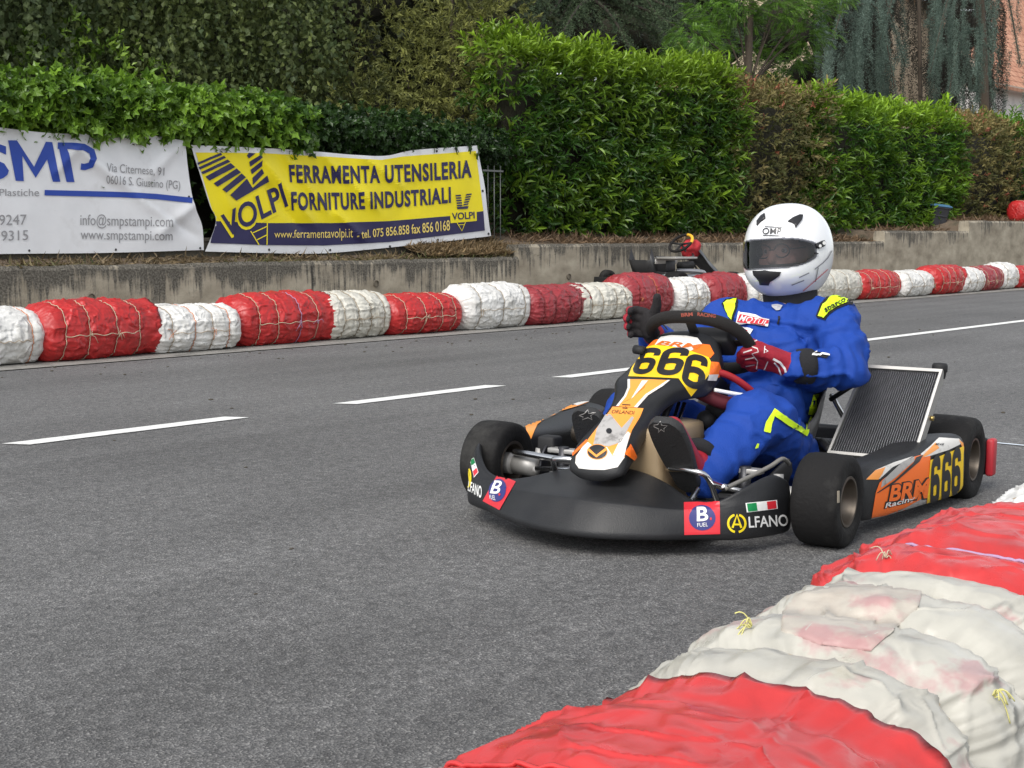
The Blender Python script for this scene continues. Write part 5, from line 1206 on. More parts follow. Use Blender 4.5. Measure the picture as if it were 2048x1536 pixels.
# frame, bars, running gear
def tube(name, pts, r_, mat, n=16, k=10, par=None): return Geo().tube(spline(pts, n) if len(pts) > 2 else pts, r_, k).out(name, mat, par or kart)
for s in (-1, 1): tube('frame_rail', [(s * .20, .16, .075), (s * .27, 0, .075), (s * .29, -.3, .07), (s * .30, -.7, .075), (s * .26, -1.02, .10)], .015, STL)
for y in (.10, -.35, -.78): tube('frame_rail', [(-.28, y, .072), (.28, y, .072)], .014, STL)
tube('front_bar', [(.465, .02, .168), (.44, .035, .172), (.215, .085, .172), (.0, .105, .172), (-.20, .10, .170), (-.285, .165, .166), (-.325, .20, .168)], .0105, CHR, 30)
tube('front_bar', [(-.325, .20, .165), (-.335, .08, .178), (-.36, -.03, .20), (-.37, -.10, .215), (-.36, -.18, .19)], .0065, plain('dirty grey tube', (.2, .19, .17), .5), 20)
tube('lower_bar', [(.33, .22, .075), (.2, .33, .075), (0, .36, .075), (-.2, .33, .075), (-.33, .22, .075)], .010, CHR, 24)
for s in (-1, 1):
    tube('bumper_mount', [(s * .22, .26, .08), (s * .23, .17, .15)], .009, CHR)
    tube('stub_axle', [(s * .475, 0, .13), (s * .385, .005, .13)], .032 if s > 0 else .026, ALU, k=18)
    tube('kingpin', [(s * .40, .0, .085), (s * .395, -.012, .185)], .014, ALU, k=14)
    tube('steering_arm', [(s * .39, .0, .12), (s * .36, .07, .13)], .011, ALU)
    tube('tie_rod', [(s * .36, .07, .135), (s * .04, .045, .16)], .0075, CHR)
    tube('axle_carrier', [(s * .30, .005, .075), (s * .30, .005, .20)], .018, STL)
    Geo().box((s * .30 - .05, -.02, .18), (s * .30 + .05, .02, .195)).out('carrier_plate', ALU, kart, False, bevel=.003)
Geo().lathe([(.03, -.004), (.072, -.004), (.074, 0), (.072, .004), (.03, .004)], Matrix.Translation((.365, -.035, .135)) @ Matrix.Rotation(PI / 2, 4, 'Y'), 36).out('brake_disc', STL, kart, angle=.6)
Geo().box((.34, -.06, .17), (.40, .0, .225)).out('brake_caliper', BLKM, kart, False, bevel=.008)
for s in (-1, 1): Geo().box((s * .64 - .02, -.03, .02), (s * .64 + .02, -.02, .03)) if False else None
Geo().tube([(-.55, -.96, .14), (.55, -.96, .14)], .025, 18).out('rear_axle', STL, kart)
Geo().box((-.27, -.32, .048), (.27, .22, .052)).out('floor_tray', ALU, kart, False)
# tank, column, pedals
o = Geo().box((-.125, -.13, .06), (.095, .185, .315)).out('fuel_tank', plain('tan translucent tank', (0.33, 0.245, 0.145), 0.4, var=0.12, vscale=7), kart, False, bevel=.03, sub=1)
Geo().lathe([(.001, .03), (.03, .03), (.034, .0)], Matrix.Translation((.02, .02, .31)), 20).out('tank_cap', BLKM, o)
CW = np.array([-.032, -.262, .524]); UU = np.array([0, .80, .60]); AX = np.array([0, -.60, .80])
tube('steering_column', [tuple(CW - AX * .02), (-.02, -.02, .30), (-.01, .08, .10)], .0105, STL)
for dx in (-.045, -.062): tube('column_support', [(dx - .012, -.06, .36), (dx + .01, .05, .13)], .0065, CHR)
for s, xx, yy in ((-1, -.19, .12), (1, .13, .16)): tube('pedal', [(xx - .08 * -s, yy - .03, .06), (xx - .078 * -s, yy + .06, .18), (xx - .04 * -s, yy + .085, .205), (xx + .05 * -s, yy + .06, .20)], .0085, CHR)
# steering wheel
ring_ = []
for i in range(72):
    a = 2 * PI * i / 72; c, s = math.cos(a), math.sin(a); p_ = 2 / 2.5
    ring_.append(CW + np.array([1, 0, 0]) * .158 * math.copysign(abs(c) ** p_, c) + UU * .142 * math.copysign(abs(s) ** p_, s))
R = Geo().tube(ring_ + ring_[:2], .0195, 14, False); swheel = R.out('steering_wheel', SUEDE, kart)
for a in (0.12, PI - 0.12, -PI / 2, PI / 2):
    e = CW + np.array([1, 0, 0]) * .150 * math.cos(a) + UU * .135 * math.sin(a); sd_ = np.cross(AX, (e - CW)); sd_ = sd_ / np.linalg.norm(sd_) * .017
    b = CW - AX * .02; g = Geo()
    V = [b + sd_, b - sd_, e - sd_ * .8, e + sd_ * .8]; V = V + [v + AX * .006 for v in V]
    g.add([tuple(v) for v in V], [(0, 1, 2, 3), (7, 6, 5, 4), (0, 4, 5, 1), (1, 5, 6, 2), (2, 6, 7, 3), (3, 7, 4, 0)]).out('spoke', BLKM, swheel, False)
MW = Matrix(((1, 0, 0, CW[0] - .055), (0, UU[1], AX[1], CW[1] + .02), (0, UU[2], AX[2], CW[2] + .015), (0, 0, 0, 1)))
Geo().box((-.062, -.046, -.035), (.062, .046, .022), MW).out('display', BLKM, swheel, False, bevel=.014, sub=1)
swb = bvh_of([swheel], KM)
decal('wheel_lettering', [T('BRM', [(1362, 627), (1385, 625), (1386, 632), (1363, 634)], .03), T('RACING', [(1395, 625), (1432, 629), (1431, 636), (1395, 632)], .03)], swb, KM, plain('dark red stitching', (0.25, 0.05, 0.03), 0.8), swheel, .001, 3)
tube('brake_hose', [(-.11, -.12, .455), (-.16, -.17, .44), (-.20, -.23, .40), (-.21, -.28, .36), (-.18, -.3, .30)], .011, plain('red hose', (0.35, 0.015, 0.02), 0.5), 20)
tube('water_hose', [(-.10, -.10, .39), (-.17, -.16, .355), (-.2, -.26, .36)], .022, plain('maroon sleeve', (0.11, 0.010, 0.015), 0.7, var=.3), 16)
tube('cable', [(-.15, -.10, .40), (-.21, -.16, .385), (-.235, -.22, .38)], .006, PW, 12)
g = Geo()
for i, (x, y, z, a, b, c) in enumerate(((-.13, -.2, .33, .05, .04, .03), (-.17, -.24, .31, .035, .03, .025), (-.10, -.16, .30, .03, .03, .03))): g.ball((x, y, z), (a, b, c))
g.out('column_bracket', BLKM, kart)
Geo().tube([(.10, -.13, .50), (.135, -.135, .503)], .014, 12).out('panel_knob', BLKM, kart)
# seat shell
SC_ = [(-.17, .052, .030, .165), (-.23, .046, .085, .185), (-.33, .042, .140, .205), (-.46, .050, .190, .213), (-.58, .080, .215, .214), (-.68, .160, .195, .212), (-.745, .270, .155, .208), (-.79, .370, .075, .185), (-.81, .430, .035, .165)]
S_ = spline(SC_, 30); tg = unit(np.gradient(S_[:, :2], axis=0)); R = []; SX = -.095
for (y, z, h, hw), (ty_, tz_) in zip(S_, tg):
    uy, uz = -tz_, ty_
    if uz < 0 and abs(uz) > abs(uy): uy, uz = -uy, -uz
    uy, uz = abs(tz_), abs(ty_)
    row = []
    for t in np.linspace(-1, 1, 21):
        x = SX + hw * (abs(t) ** .55 * (1 if t > 0 else -1) if abs(t) > 1e-6 else 0); k_ = h * abs(t) ** 3.2
        row.append((x, y + uy * k_, z + uz * k_))
    R.append(row)
K('seat', Geo().grid(R), plain('grey fibreglass seat', (0.075, 0.072, 0.07), 0.5, var=.2), solid=.007)
for s in (-1, 1): tube('seat_stay', [(SX + s * .19, -.74, .34), (s * .30, -.98, .15)], .009, CHR)
tube('seat_stay', [(SX - .20, -.70, .33), (-.40, -.66, .40)], .008, BLKM)
# radiator
RC = np.array([[-.402, -.705, .447], [-.655, -.705, .447], [-.622, -.555, .172], [-.345, -.555, .172]])       # TL TR BR BL seen from the front
nr_ = np.cross(RC[3] - RC[0], RC[1] - RC[0]); nr_ = nr_ / np.linalg.norm(nr_); nr_ = nr_ if nr_[1] > 0 else -nr_
bl = lambda u, v: (RC[0] * (1 - u) + RC[1] * u) * (1 - v) + (RC[3] * (1 - u) + RC[2] * u) * v
rad = Geo()
for a, b in ((0, 1), (1, 2), (2, 3), (3, 0)):
    A_, B_ = RC[a], RC[b]; cen = RC.mean(0); w = .010
    ia, ib = A_ + (cen - A_) / np.linalg.norm(cen - A_) * w * 1.3, B_ + (cen - B_) / np.linalg.norm(cen - B_) * w * 1.3
    V = [A_, B_, ib, ia]; V = [v + nr_ * .012 for v in V] + [v - nr_ * .03 for v in V]; rad.add([tuple(v) for v in V], [(0, 1, 2, 3), (7, 6, 5, 4), (0, 4, 5, 1), (1, 5, 6, 2), (2, 6, 7, 3), (3, 7, 4, 0)])
rad = K('radiator', rad, ALU, smooth=False)
g = Geo(); nfin = 34
for i in range(nfin):                                                # flat water tubes with dark gaps of fin between them
    u = .035 + .93 * (i + .5) / nfin; du = .0062; R = []
    for v in np.linspace(.035, .965, 30):
        wv = .0012 * math.sin(v * 40 + i)
        R.append([tuple(bl(u - du, v) - nr_ * .006), tuple(bl(u - du * .8, v) + nr_ * (.003 + wv)), tuple(bl(u + du * .8, v) + nr_ * (.003 + wv)), tuple(bl(u + du, v) - nr_ * .006)])
    g.grid(R)
RCM = plain('radiator core metal', (0.20, 0.20, 0.21), 0.38, metal=0.7, var=0.3, vscale=30, bump=0.5, bscale=400)
g.out('core', RCM, rad, False)
V = [bl(u, v) - nr_ * .008 for u, v in ((.02, .02), (.98, .02), (.98, .98), (.02, .98))]; Geo().add([tuple(v) for v in V], [(0, 1, 2, 3)]).out('core_back', BLKM, rad, False)
ct = bl(.93, -.01); Geo().lathe([(.018, -.02), (.021, .0), (.024, .002), (.024, .022), (.02, .028), (.001, .03)], Matrix.Translation(tuple(ct - nr_ * .02)), 20).out('cap', BLKM, rad)
tube('radiator_outlet', [tuple(bl(1.0, .5) - nr_ * .015), tuple(bl(1.04, .5) - nr_ * .015)], .008, plain('brass', (0.45, 0.33, 0.12), 0.35, metal=1), par=rad)
tube('radiator_hose', [tuple(bl(0, .95)), (-.30, -.62, .20), (-.25, -.75, .18), (.1, -.85, .2)], .013, BLKM, 20)
# rear bumper, engine
g = Geo().grid([[(x, y, z) for y, z in ((-1.105, .07), (-1.105, .185), (-1.12, .195), (-1.145, .185), (-1.15, .08), (-1.13, .065))] for x in (-.70, -.60, -.3, .3, .60, .70)], True, True)
rbp = K('rear_bumper', g, BLK, smooth=False, bevel=.006)
for s in (-1, 1): Geo().box((s * .714 - .013, -1.150, .066), (s * .714 + .013, -1.098, .192)).out('bumper_end', plain('red bumper end', (0.42, 0.02, 0.03), 0.5), rbp, False, bevel=.008)
g = Geo().box((.19, -.72, .09), (.36, -.5, .22)).box((.22, -.69, .22), (.34, -.55, .36))
for i in range(5): g.box((.205, -.705, .235 + i * .024), (.355, -.535, .243 + i * .024))
eng = K('engine', g, STL, smooth=False)
Geo().tube(spline([(.30, -.5, .25), (.36, -.38, .24), (.42, -.3, .2), (.42, -.5, .16), (.42, -.8, .18)], 20), list(np.interp(np.linspace(0, 1, 20), [0, .5, 1], [.02, .03, .045])), 12).out('exhaust', MAG, eng)
Geo().tube([(.25, -.45, .30), (.27, -.3, .32)], .045, 14).out('air_box', BLKM, eng)
# ------------------------------------------------------------------ the driver
PBASE = Vector((-.10, -.60, .06)); PM = KM @ Matrix.Translation(PBASE)
person = root('person', PM, 'seated driver in bright blue racing suit, white full face helmet and red gloves', 'person')
SUIT = plain('blue suit cloth', (0.008, 0.050, 0.30), 0.72, var=0.10, vscale=10, bump=0.25, bscale=220, spec=0.3)
SKIN = plain('skin', (0.50, 0.27, 0.19), 0.5, var=0.08); GRED = plain('red glove', (0.30, 0.008, 0.022), 0.72, var=0.15, vscale=30, bump=0.3, bscale=300); GBLK = plain('black glove palm', (0.013, 0.011, 0.012), 0.9, var=.3, vscale=40, bump=.3, bscale=200)
FLUO = plain('fluorescent yellow band', (0.62, 0.88, 0.01), 0.6, var=0.05); SBLK = plain('black knit', (0.010, 0.010, 0.012), 0.9, bump=.4, bscale=300)
class PG_(Geo):
    def out(s, *a, **k):
        s.v = [tuple(Vector(p) - PBASE) for p in s.v]; return Geo.out(s, *a, **k)
HC = Vector((-.122, -.72, .815))
J = dict(pel=(-.10, -.60, .155), wai=(-.105, -.665, .30), che=(-.13, -.66, .45), upc=(-.14, -.645, .55), nek=(-.135, -.685, .64), nks=(-.137, -.69, .588),
         shL=(-.332, -.62, .592), shR=(.008, -.60, .572), elL=(-.415, -.475, .460), elR=(.165, -.50, .43), wrL=(-.305, -.365, .462), wrR=(.165, -.325, .535),
         hiL=(-.195, -.56, .155), hiR=(.0, -.56, .155), knL=(-.255, -.17, .312), knR=(.125, -.14, .30), anL=(-.200, .085, .165), anR=(.105, .13, .20))
# body: one continuous figure
b = PG_()
for a, c, r0, r1 in (('pel', 'wai', .10, .085), ('wai', 'che', .085, .10), ('che', 'upc', .10, .06), ('upc', 'nek', .05, .045), ('upc', 'shL', .07, .045), ('upc', 'shR', .07, .045), ('shL', 'elL', .045, .035), ('shR', 'elR', .045, .035), ('elL', 'wrL', .035, .024), ('elR', 'wrR', .035, .024), ('pel', 'hiL', .09, .075), ('pel', 'hiR', .09, .075), ('hiL', 'knL', .075, .05), ('hiR', 'knR', .075, .05), ('knL', 'anL', .05, .033), ('knR', 'anR', .05, .033)):
    b.cap(J[a], J[c], r0, r1)
HY, HR = math.radians(-6), math.radians(4)
HM = Matrix.Translation(HC) @ Matrix.Rotation(HY, 4, 'Z') @ Matrix.Rotation(HR, 4, 'Y') @ Matrix.Rotation(math.radians(-3), 4, 'X')
hp = lambda x, y, z: tuple(HM @ Vector((x, y, z)))
b.cap(J['nek'], hp(0, .0, -.05), .045, .055); b.ball(hp(0, .01, .005), (.075, .095, .115), HM.to_3x3()); b.ball(hp(0, .06, -.06), (.052, .05, .06), HM.to_3x3())
b.cap(hp(0, .098, .005), hp(0, .122, -.030), .011, .015); b.ball(hp(0, .095, -.075), (.028, .018, .012), HM.to_3x3())
for s in (-1, 1):
    b.cap(hp(s * .018, .093, .022), hp(s * .05, .078, .022), .012, .010); b.ball(hp(s * .045, .075, -.035), (.024, .022, .022), HM.to_3x3()); b.ball(hp(s * .078, -.005, -.02), (.012, .025, .035), HM.to_3x3())
body = b.out('body', SKIN, person, voxel=.0065, relax=3)
for s in (-1, 1):
    e = PG_().ball(hp(s * .031, .0865, .0), (.0112, .0112, .0112), k=18, q=12).out('eye', plain('eye white', (0.42, 0.40, 0.38), 0.3), person)
    PG_().ball(hp(s * .031 - .001, .0957, .0), (.006, .003, .006), k=14, q=8).out('iris', plain('dark iris', (0.03, 0.02, 0.015), 0.2), e)
gl = PG_()
for s in (-1, 1):
    gl.tube([hp(s * .033 + .027 * math.cos(a), .112 - .006 * abs(math.cos(a)), .022 * math.sin(a)) for a in np.linspace(0, 2 * PI, 25)], .0024, 6, False); gl.tube([hp(s * .06, .106, .004), hp(s * .08, .03, .006)], .002, 6)
gl.tube([hp(-.008, .113, .004), hp(.008, .113, .004)], .002, 6); gl.out('glasses', BLKM, person)
# suit
s_ = PG_()
for a, c, r0, r1 in (('pel', 'wai', .132, .128), ('wai', 'che', .128, .135), ('che', 'upc', .135, .088), ('upc', 'nks', .085, .062), ('upc', 'shL', .082, .076), ('upc', 'shR', .080, .064), ('shL', 'elL', .073, .062), ('shR', 'elR', .070, .060), ('elL', 'wrL', .065, .045), ('elR', 'wrR', .062, .042), ('hiL', 'knL', .108, .080), ('hiR', 'knR', .112, .082), ('knL', 'anL', .084, .056), ('knR', 'anR', .082, .056)):
    s_.cap(J[a], J[c], r0, r1, 20)
s_.cap((-.30, -.62, .52), (-.37, -.54, .44), .064, .052, 16); s_.ball((-.255, -.635, .47), (.08, .09, .11)); s_.ball((.005, -.64, .47), (.08, .10, .10)); s_.ball((-.13, -.55, .30), (.13, .09, .10)); s_.ball((-.13, -.54, .47), (.14, .06, .10)); s_.ball((-.10, -.52, .20), (.12, .12, .09)); s_.ball((-.39, -.53, .45), (.05, .065, .055)); s_.ball((-.27, -.20, .30), (.082, .085, .078))
suit = s_.out('racing_suit', SUIT, person, voxel=.0075, relax=12)
Pk = coords(suit) + np.array(PBASE); nn = normals(suit)
def seg_fold(P, a, c, n, amp, wid, seed, lo=0.0, hi=1.0):
    """cloth creases wrapped round a limb between two joints"""
    a, c = np.array(a), np.array(c); t = (c - a); L_ = np.linalg.norm(t); t = t / L_; s = (P - a) @ t / L_; rad = np.linalg.norm(P - a - (s * L_)[:, None] * t, axis=1)
    m = sstep(lo - .1, lo + .1, s) * (1 - sstep(hi - .1, hi + .1, s)) * (1 - sstep(wid, wid * 1.35, rad)); ph = fbm(P * 9, 2, seed) * 4
    return amp * m * np.sin(s * n * 2 * PI + ph) * (0.6 + 0.6 * fbm(P * 14, 2, seed + 3))
d = .007 * (np.abs(ridged(Pk * np.array([6, 6, 6]) + 3, 2, 5)) ** 1.6 * 2 - .6) + .005 * ridged(Pk * np.array([14, 10, 8]), 2, 15)
d += seg_fold(Pk, J['shL'], J['elL'], 3.0, .0035, .10, 1, .35, 1.1) + seg_fold(Pk, J['elL'], J['wrL'], 4.0, .0045, .085, 2, -.1, 1.0) + seg_fold(Pk, J['hiL'], J['knL'], 3.2, .003, .13, 3, -.1, .7) + seg_fold(Pk, J['knL'], J['anL'], 4.2, .004, .10, 4, .15, 1.1) + seg_fold(Pk, J['pel'], J['che'], 5, .004, .18, 5, .1, .8)
d += .013 * crease(Pk * np.array([4.5, 4.5, 8.0]) + 2, .17, 21) + .011 * crease(Pk * np.array([8.0, 8.0, 5.0]) + 7, .18, 22) + .008 * crease(Pk * 13.0, .22, 23)
# diagonal pulls across the chest
q_ = (Pk - np.array([-.13, -.55, .50])) @ np.array([.5, .1, .86]); d += .007 * np.exp(-((q_ + .05) / .014) ** 2) + .006 * np.exp(-((q_ + .115) / .016) ** 2) - .004 * np.exp(-((q_ + .085) / .012) ** 2)
setcoords(suit, coords(suit) + nn * d[:, None])
sb = bvh_of([suit], PM)
A6 = lambda X, Y: (1240 + .25391 * X, 560 + .25391 * Y); Q6 = lambda *a: [A6(*p) for p in a]
sdcl = lambda name, parts, mat, off, cell=5: decals(name, parts, sb, PM, mat, suit, off, cell)
sdcl('shoulder_trim', [PG(*Q6((1545, 285), (1580, 190), (1640, 125), (1720, 108), (1800, 135), (1840, 160), (1880, 205), (1800, 195), (1710, 232), (1650, 275), (1620, 318), (1560, 305))), PG(*Q6((800, 190), (830, 155), (925, 142), (930, 200), (890, 318), (862, 312)))], SBLK, .0035)
o = sdcl('shoulder_band', [PG(*Q6((1565, 290), (1600, 200), (1660, 140), (1720, 125), (1775, 140), (1815, 155), (1790, 185), (1700, 220), (1640, 265), (1615, 308))), PG(*Q6((815, 190), (840, 165), (915, 155), (905, 230), (880, 310), (855, 300)))], FLUO, .007)
sdl2 = lambda name, parts, mat, par, off, cell=3: decal(name, parts, bvh_of([par], PM), PM, mat, par, off, cell)
sdl2('lettering', [T('sparco', Q6((1610, 228), (1765, 142), (1790, 180), (1632, 272)), .02)], SBLK, o, .003)
cp = sdcl('chest_patch', [PG(*Q6((938, 258), (1184, 310), (1166, 382), (912, 336)))], PW, .008, 14); cr_ = sdl2('chest_patch_red', [PG(*Q6((946, 268), (1175, 316), (1158, 372), (922, 330)))], SRED, cp, .002, 6); sdl2('lettering', [T('MOTUL', Q6((955, 272), (1170, 320), (1152, 366), (934, 322)), .008, .15, 1.08)], PW, cr_, .002)
sdcl('small_patch', [PG(*Q6((972, 374), (1056, 390), (1022, 442), (968, 422)))], PW, .005); sdcl('small_patch_red', [PG(*Q6((985, 392), (1012, 398), (985, 430), (976, 424)))], SRED, .0075)
sdcl('leg_band', [STROKE(Q6((1150, 1200), (1165, 1130), (1212, 1045), (1330, 1125), (1455, 1205), (1510, 1085)), 13), PG(*Q6((1515, 898), (1592, 890), (1565, 1010), (1530, 1062), (1470, 1058))), PG(*Q6((1050, 1330), (1068, 1290), (1085, 1292), (1075, 1325)))], FLUO, .006)
sdcl('zip', [STROKE(Q6((1252, 290), (1250, 345)), 4)], SBLK, .005); sdcl('sleeve_patch', [PG(*Q6((1440, 565), (1540, 570), (1650, 590), (1620, 618), (1520, 608), (1440, 592)))], SBLK, .005)
sdcl('sleeve_mark', [STROKE(Q6((1460, 578), (1500, 574), (1520, 598), (1545, 578), (1500, 602), (1575, 604), (1600, 590), (1640, 596)), 3)], PW, .0085, 4)
# collar and balaclava
PG_().tube([hp(0, .015, -.27), hp(0, .005, -.20), hp(0, .0, -.10)], [.098, .086, .094], 24).out('balaclava', SBLK, person)
PG_().tube(spline([tuple(Vector(J['nek']) + Vector((.088 * math.cos(a), .084 * math.sin(a), -.058 - .018 * math.sin(a)))) for a in np.linspace(0, 2 * PI, 24)], 48), .020, 10, False).out('collar', SUIT, person)
cb = bvh_of([suit], PM); decal('undershirt', [PG(*Q6((1195, 205), (1240, 200), (1282, 212), (1262, 245), (1230, 248), (1205, 232)))], cb, PM, plain('undershirt white', (0.42, 0.42, 0.44), 0.8), suit, .006, 5)
# gloves
def finger(g, pts, r0, r1):
    n = len(pts) - 1
    for i in range(n): g.cap(pts[i], pts[i + 1], r0 + (r1 - r0) * i / n, r0 + (r1 - r0) * (i + 1) / n, 10)
rimL = CW + np.array([1, 0, 0]) * -.155 + UU * -.048
gL = PG_(); t_ = UU * 1.0; out_ = np.array([-1, -.25, -.05]); fwd = AX * -1.0
kn0 = rimL + np.array([-.022, .018, -.006])
gL.cap(J['wrL'], tuple(np.array(J['wrL']) + np.array([.03, .014, .004])), .040, .038)
for k, (o_, L_) in enumerate(((.036, .95), (.012, 1.05), (-.013, 1.0), (-.037, .82))):
    k0 = kn0 + t_ * o_ + np.array([-.004 * abs(k - 1.2), 0, 0]); mp = np.array(J['wrL']) + np.array([.028, .012, .002]) + t_ * o_ * .6
    gL.cap(tuple(mp), tuple(k0), .024, .0175, 12)
    p1 = k0 + (np.array([.036, .012, -.004])) * L_; p2 = p1 + (np.array([.020, -.022, -.014])) * L_; p3 = p2 + (np.array([-.008, -.022, -.004])) * L_
    finger(gL, [tuple(k0), tuple(p1), tuple(p2), tuple(p3)], .0150, .0115)
gL.cap(tuple(np.array(J['wrL']) + np.array([.03, .0, .02])), tuple(rimL + t_ * .05 + np.array([-.02, -.022, .0])), .020, .0145, 12); gL.cap(tuple(rimL + t_ * .05 + np.array([-.02, -.022, .0])), tuple(rimL + t_ * .075 + np.array([.008, -.02, 0])), .0145, .012, 12)
gloveL = gL.out('glove', GRED, person, voxel=.0034, relax=2)
c = coords(gloveL); setcoords(gloveL, c + normals(gloveL) * (.0016 * ridged(c * 45, 2, 3))[:, None])
PG_().tube([tuple(np.array(J['wrL']) + (np.array(J['wrL']) - np.array(J['elL'])) / .18 * u) for u in (-.05, -.03, .0, .012)], [.055, .056, .053, .046], 20).out('cuff', SBLK, person)
glb = bvh_of([gloveL], PM)
decal('piping', [STROKE(Q6((1080, 475), (1030, 490), (1025, 520), (1080, 540), (1090, 565), (1040, 580), (1085, 640), (1075, 700), (1100, 725), (1140, 700), (1165, 640)), 2.2), STROKE(Q6((970, 572), (1040, 550)), 2.4), STROKE(Q6((985, 625), (1060, 610)), 2.2), STROKE(Q6((990, 680), (1060, 668)), 2.2)], glb, PM, plain('pale piping', (0.66, 0.6, 0.58), 0.7), gloveL, .001, 4)
decal('glove_mark', [STROKE(Q6((1205, 620), (1260, 650), (1300, 700), (1305, 728)), 4.5), STROKE(Q6((1215, 650), (1250, 690), (1270, 750)), 3), STROKE(Q6((1140, 520), (1135, 575), (1165, 560), (1140, 545)), 2)], glb, PM, PW, gloveL, .001, 4)
# right hand: open over the rim, dark palm towards the lens
rimR = CW + np.array([1, 0, 0]) * .150 + UU * .055
gR = PG_(); pc = rimR + np.array([.012, -.002, .018])
gR.cap(J['wrR'], tuple(pc - np.array([0, .03, .03])), .036, .034); gR.ball(tuple(pc), (.030, .022, .046))
palm = PG_()
for k, (o_, L_) in enumerate(((.034, .9), (.012, 1.05), (-.010, 1.0), (-.032, .8))):
    k0 = pc + np.array([.018, -.006, o_ + .004]); p1 = k0 + np.array([.030, .006, .003 + .12 * o_]) * L_; p2 = p1 + np.array([.014, .028, .0]) * L_; p3 = p2 + np.array([-.010, .020, -.003]) * L_
    finger(gR, [tuple(pc + np.array([0, -.004, o_ * .8])), tuple(k0), tuple(p1), tuple(p2), tuple(p3)], .0155, .0120)
gR.cap(tuple(pc + np.array([-.010, -.004, .025])), tuple(pc + np.array([-.026, .004, .062])), .0185, .0155, 12); gR.cap(tuple(pc + np.array([-.026, .004, .062])), tuple(pc + np.array([-.030, .012, .088])), .0155, .0125, 12)
gloveR = gR.out('glove', GRED, person, voxel=.0034, relax=2)
grb = bvh_of([gloveR], PM)
# dark palm side: the faces of the glove turned towards the front, thumb included
me = gloveR.data; me.materials.append(GBLK); pcl = pc - np.array(PBASE)
for f in me.polygons:
    ce = np.array(f.center) - pcl
    if (ce[0] < .050 and ce[1] > -.016) or (ce[2] > .045 and ce[0] < .0): f.material_index = 1
PG_().tube([tuple(np.array(J['wrR']) + np.array(v)) for v in ((0, -.03, -.012), (0, 0, 0), (0, .012, .006))], [.045, .047, .042], 18).out('cuff', SBLK, person)
# boots
def boot(heel, toe, seed):
    heel, toe = np.array(heel), np.array(toe); dr = toe - heel; L_ = np.linalg.norm(dr); dr = dr / L_; X_ = np.array([1.0, 0, 0]); X_ = X_ - dr * (X_ @ dr); X_ = X_ / np.linalg.norm(X_); nr2 = np.cross(X_, dr); nr2 = nr2 if nr2[1] > 0 else -nr2
    g = PG_(); out = []
    for t in np.linspace(0, 1, 22): out.append((t, .036 + .018 * math.sin(min(1, t * 1.15) * PI * .62) ** 2 * (1 if t < .9 else 1)))
    prof = [(t, w * math.sqrt(max(0.02, 1 - ((t - .86) / .16) ** 2)) if t > .86 else (w * math.sqrt(max(.05, 1 - ((.10 - t) / .11) ** 2)) if t < .10 else w)) for t, w in out]
    loop = [(t, -w) for t, w in prof] + [(t, w) for t, w in reversed(prof)]
    R = [[tuple(heel + dr * t * L_ + X_ * w * k_ + nr2 * h) for t, w in loop] for h, k_ in ((-.014, .96), (-.010, 1.0), (.006, 1.0), (.010, .95))]
    sole = g.grid(R, True, True).out('boot_sole', plain('black boot sole', (0.022, 0.0225, 0.023), 0.7, var=.2, bump=.3, bscale=160), person, angle=.7)
    u = PG_()
    u.cap(tuple(heel + dr * .05 - nr2 * .042), tuple(heel + dr * (L_ - .06) - nr2 * .032), .040, .030, 16); u.cap(tuple(heel + dr * .04 - nr2 * .04), tuple(heel - nr2 * .10 + dr * .03), .040, .040, 16)
    up = u.out('boot', plain('red boot leather', (0.33, 0.012, 0.025), 0.5, var=.15), person, voxel=.005, relax=3)
    PG_().tube([tuple(heel + dr * .04 - nr2 * (.09 + q)) for q in (.0, .02, .035)], [.044, .046, .044], 18).out('boot_cuff', SBLK, person)
    return sole, up
soL, upL = boot((-.185, .118, .135), (-.180, .305, .352), 1); soR, upR = boot((.13, .075, .135), (.105, .215, .350), 2)
star = lambda q: [STROKE(q((1490, 1060), (1520, 1055), (1540, 1035), (1548, 1060), (1590, 1065), (1565, 1085), (1568, 1108), (1545, 1092), (1525, 1112), (1528, 1088), (1490, 1070)), 1.6)]
decal('sole_mark', star(Q3), bvh_of([soL], PM), PM, PGR, soL, .001, 4)
decal('sole_mark', [STROKE(Q3((945, 990), (985, 975), (1010, 950), (1015, 975), (1065, 970), (1030, 990), (1040, 1020), (1010, 1005), (970, 1020), (975, 1000), (945, 990)), 1.6)], bvh_of([soR], PM), PM, PGR, soR, .001, 4)
decal('boot_mark', [PG(*Q3((1650, 1370), (1690, 1340), (1730, 1390), (1725, 1470), (1690, 1450)))], bvh_of([upL], PM), PM, PW, upL, .001, 5)

# helmet
def hsurf(ph, th, k=1.0):
    """helmet surface: azimuth ph (0 = forward), elevation th"""
    ct, st = np.cos(th), np.sin(th)
    x = .138 * np.sign(np.sin(ph)) * np.abs(np.sin(ph)) ** .94 * np.abs(ct) ** .86; yf = np.cos(ph); y = np.where(yf > 0, .158, .176) * yf * np.abs(ct) ** .86
    z = np.where(st > 0, .152, .170) * np.sign(st) * np.abs(st) ** .93
    chin = np.exp(-((th + .52) / .40) ** 2) * np.clip(yf, 0, 1) ** 1.3; y = y + .034 * chin; x = x * (1 + .03 * np.exp(-((th + .4) / .4) ** 2))
    tail = np.exp(-((th + .45) / .3) ** 2) * np.clip(-yf, 0, 1); y = y + .012 * tail
    neck = sstep(-.85, -1.25, th); sc = 1 - .12 * neck
    return np.stack([x * sc * k, y * sc * k, np.maximum(z, -.166) * k], -1)
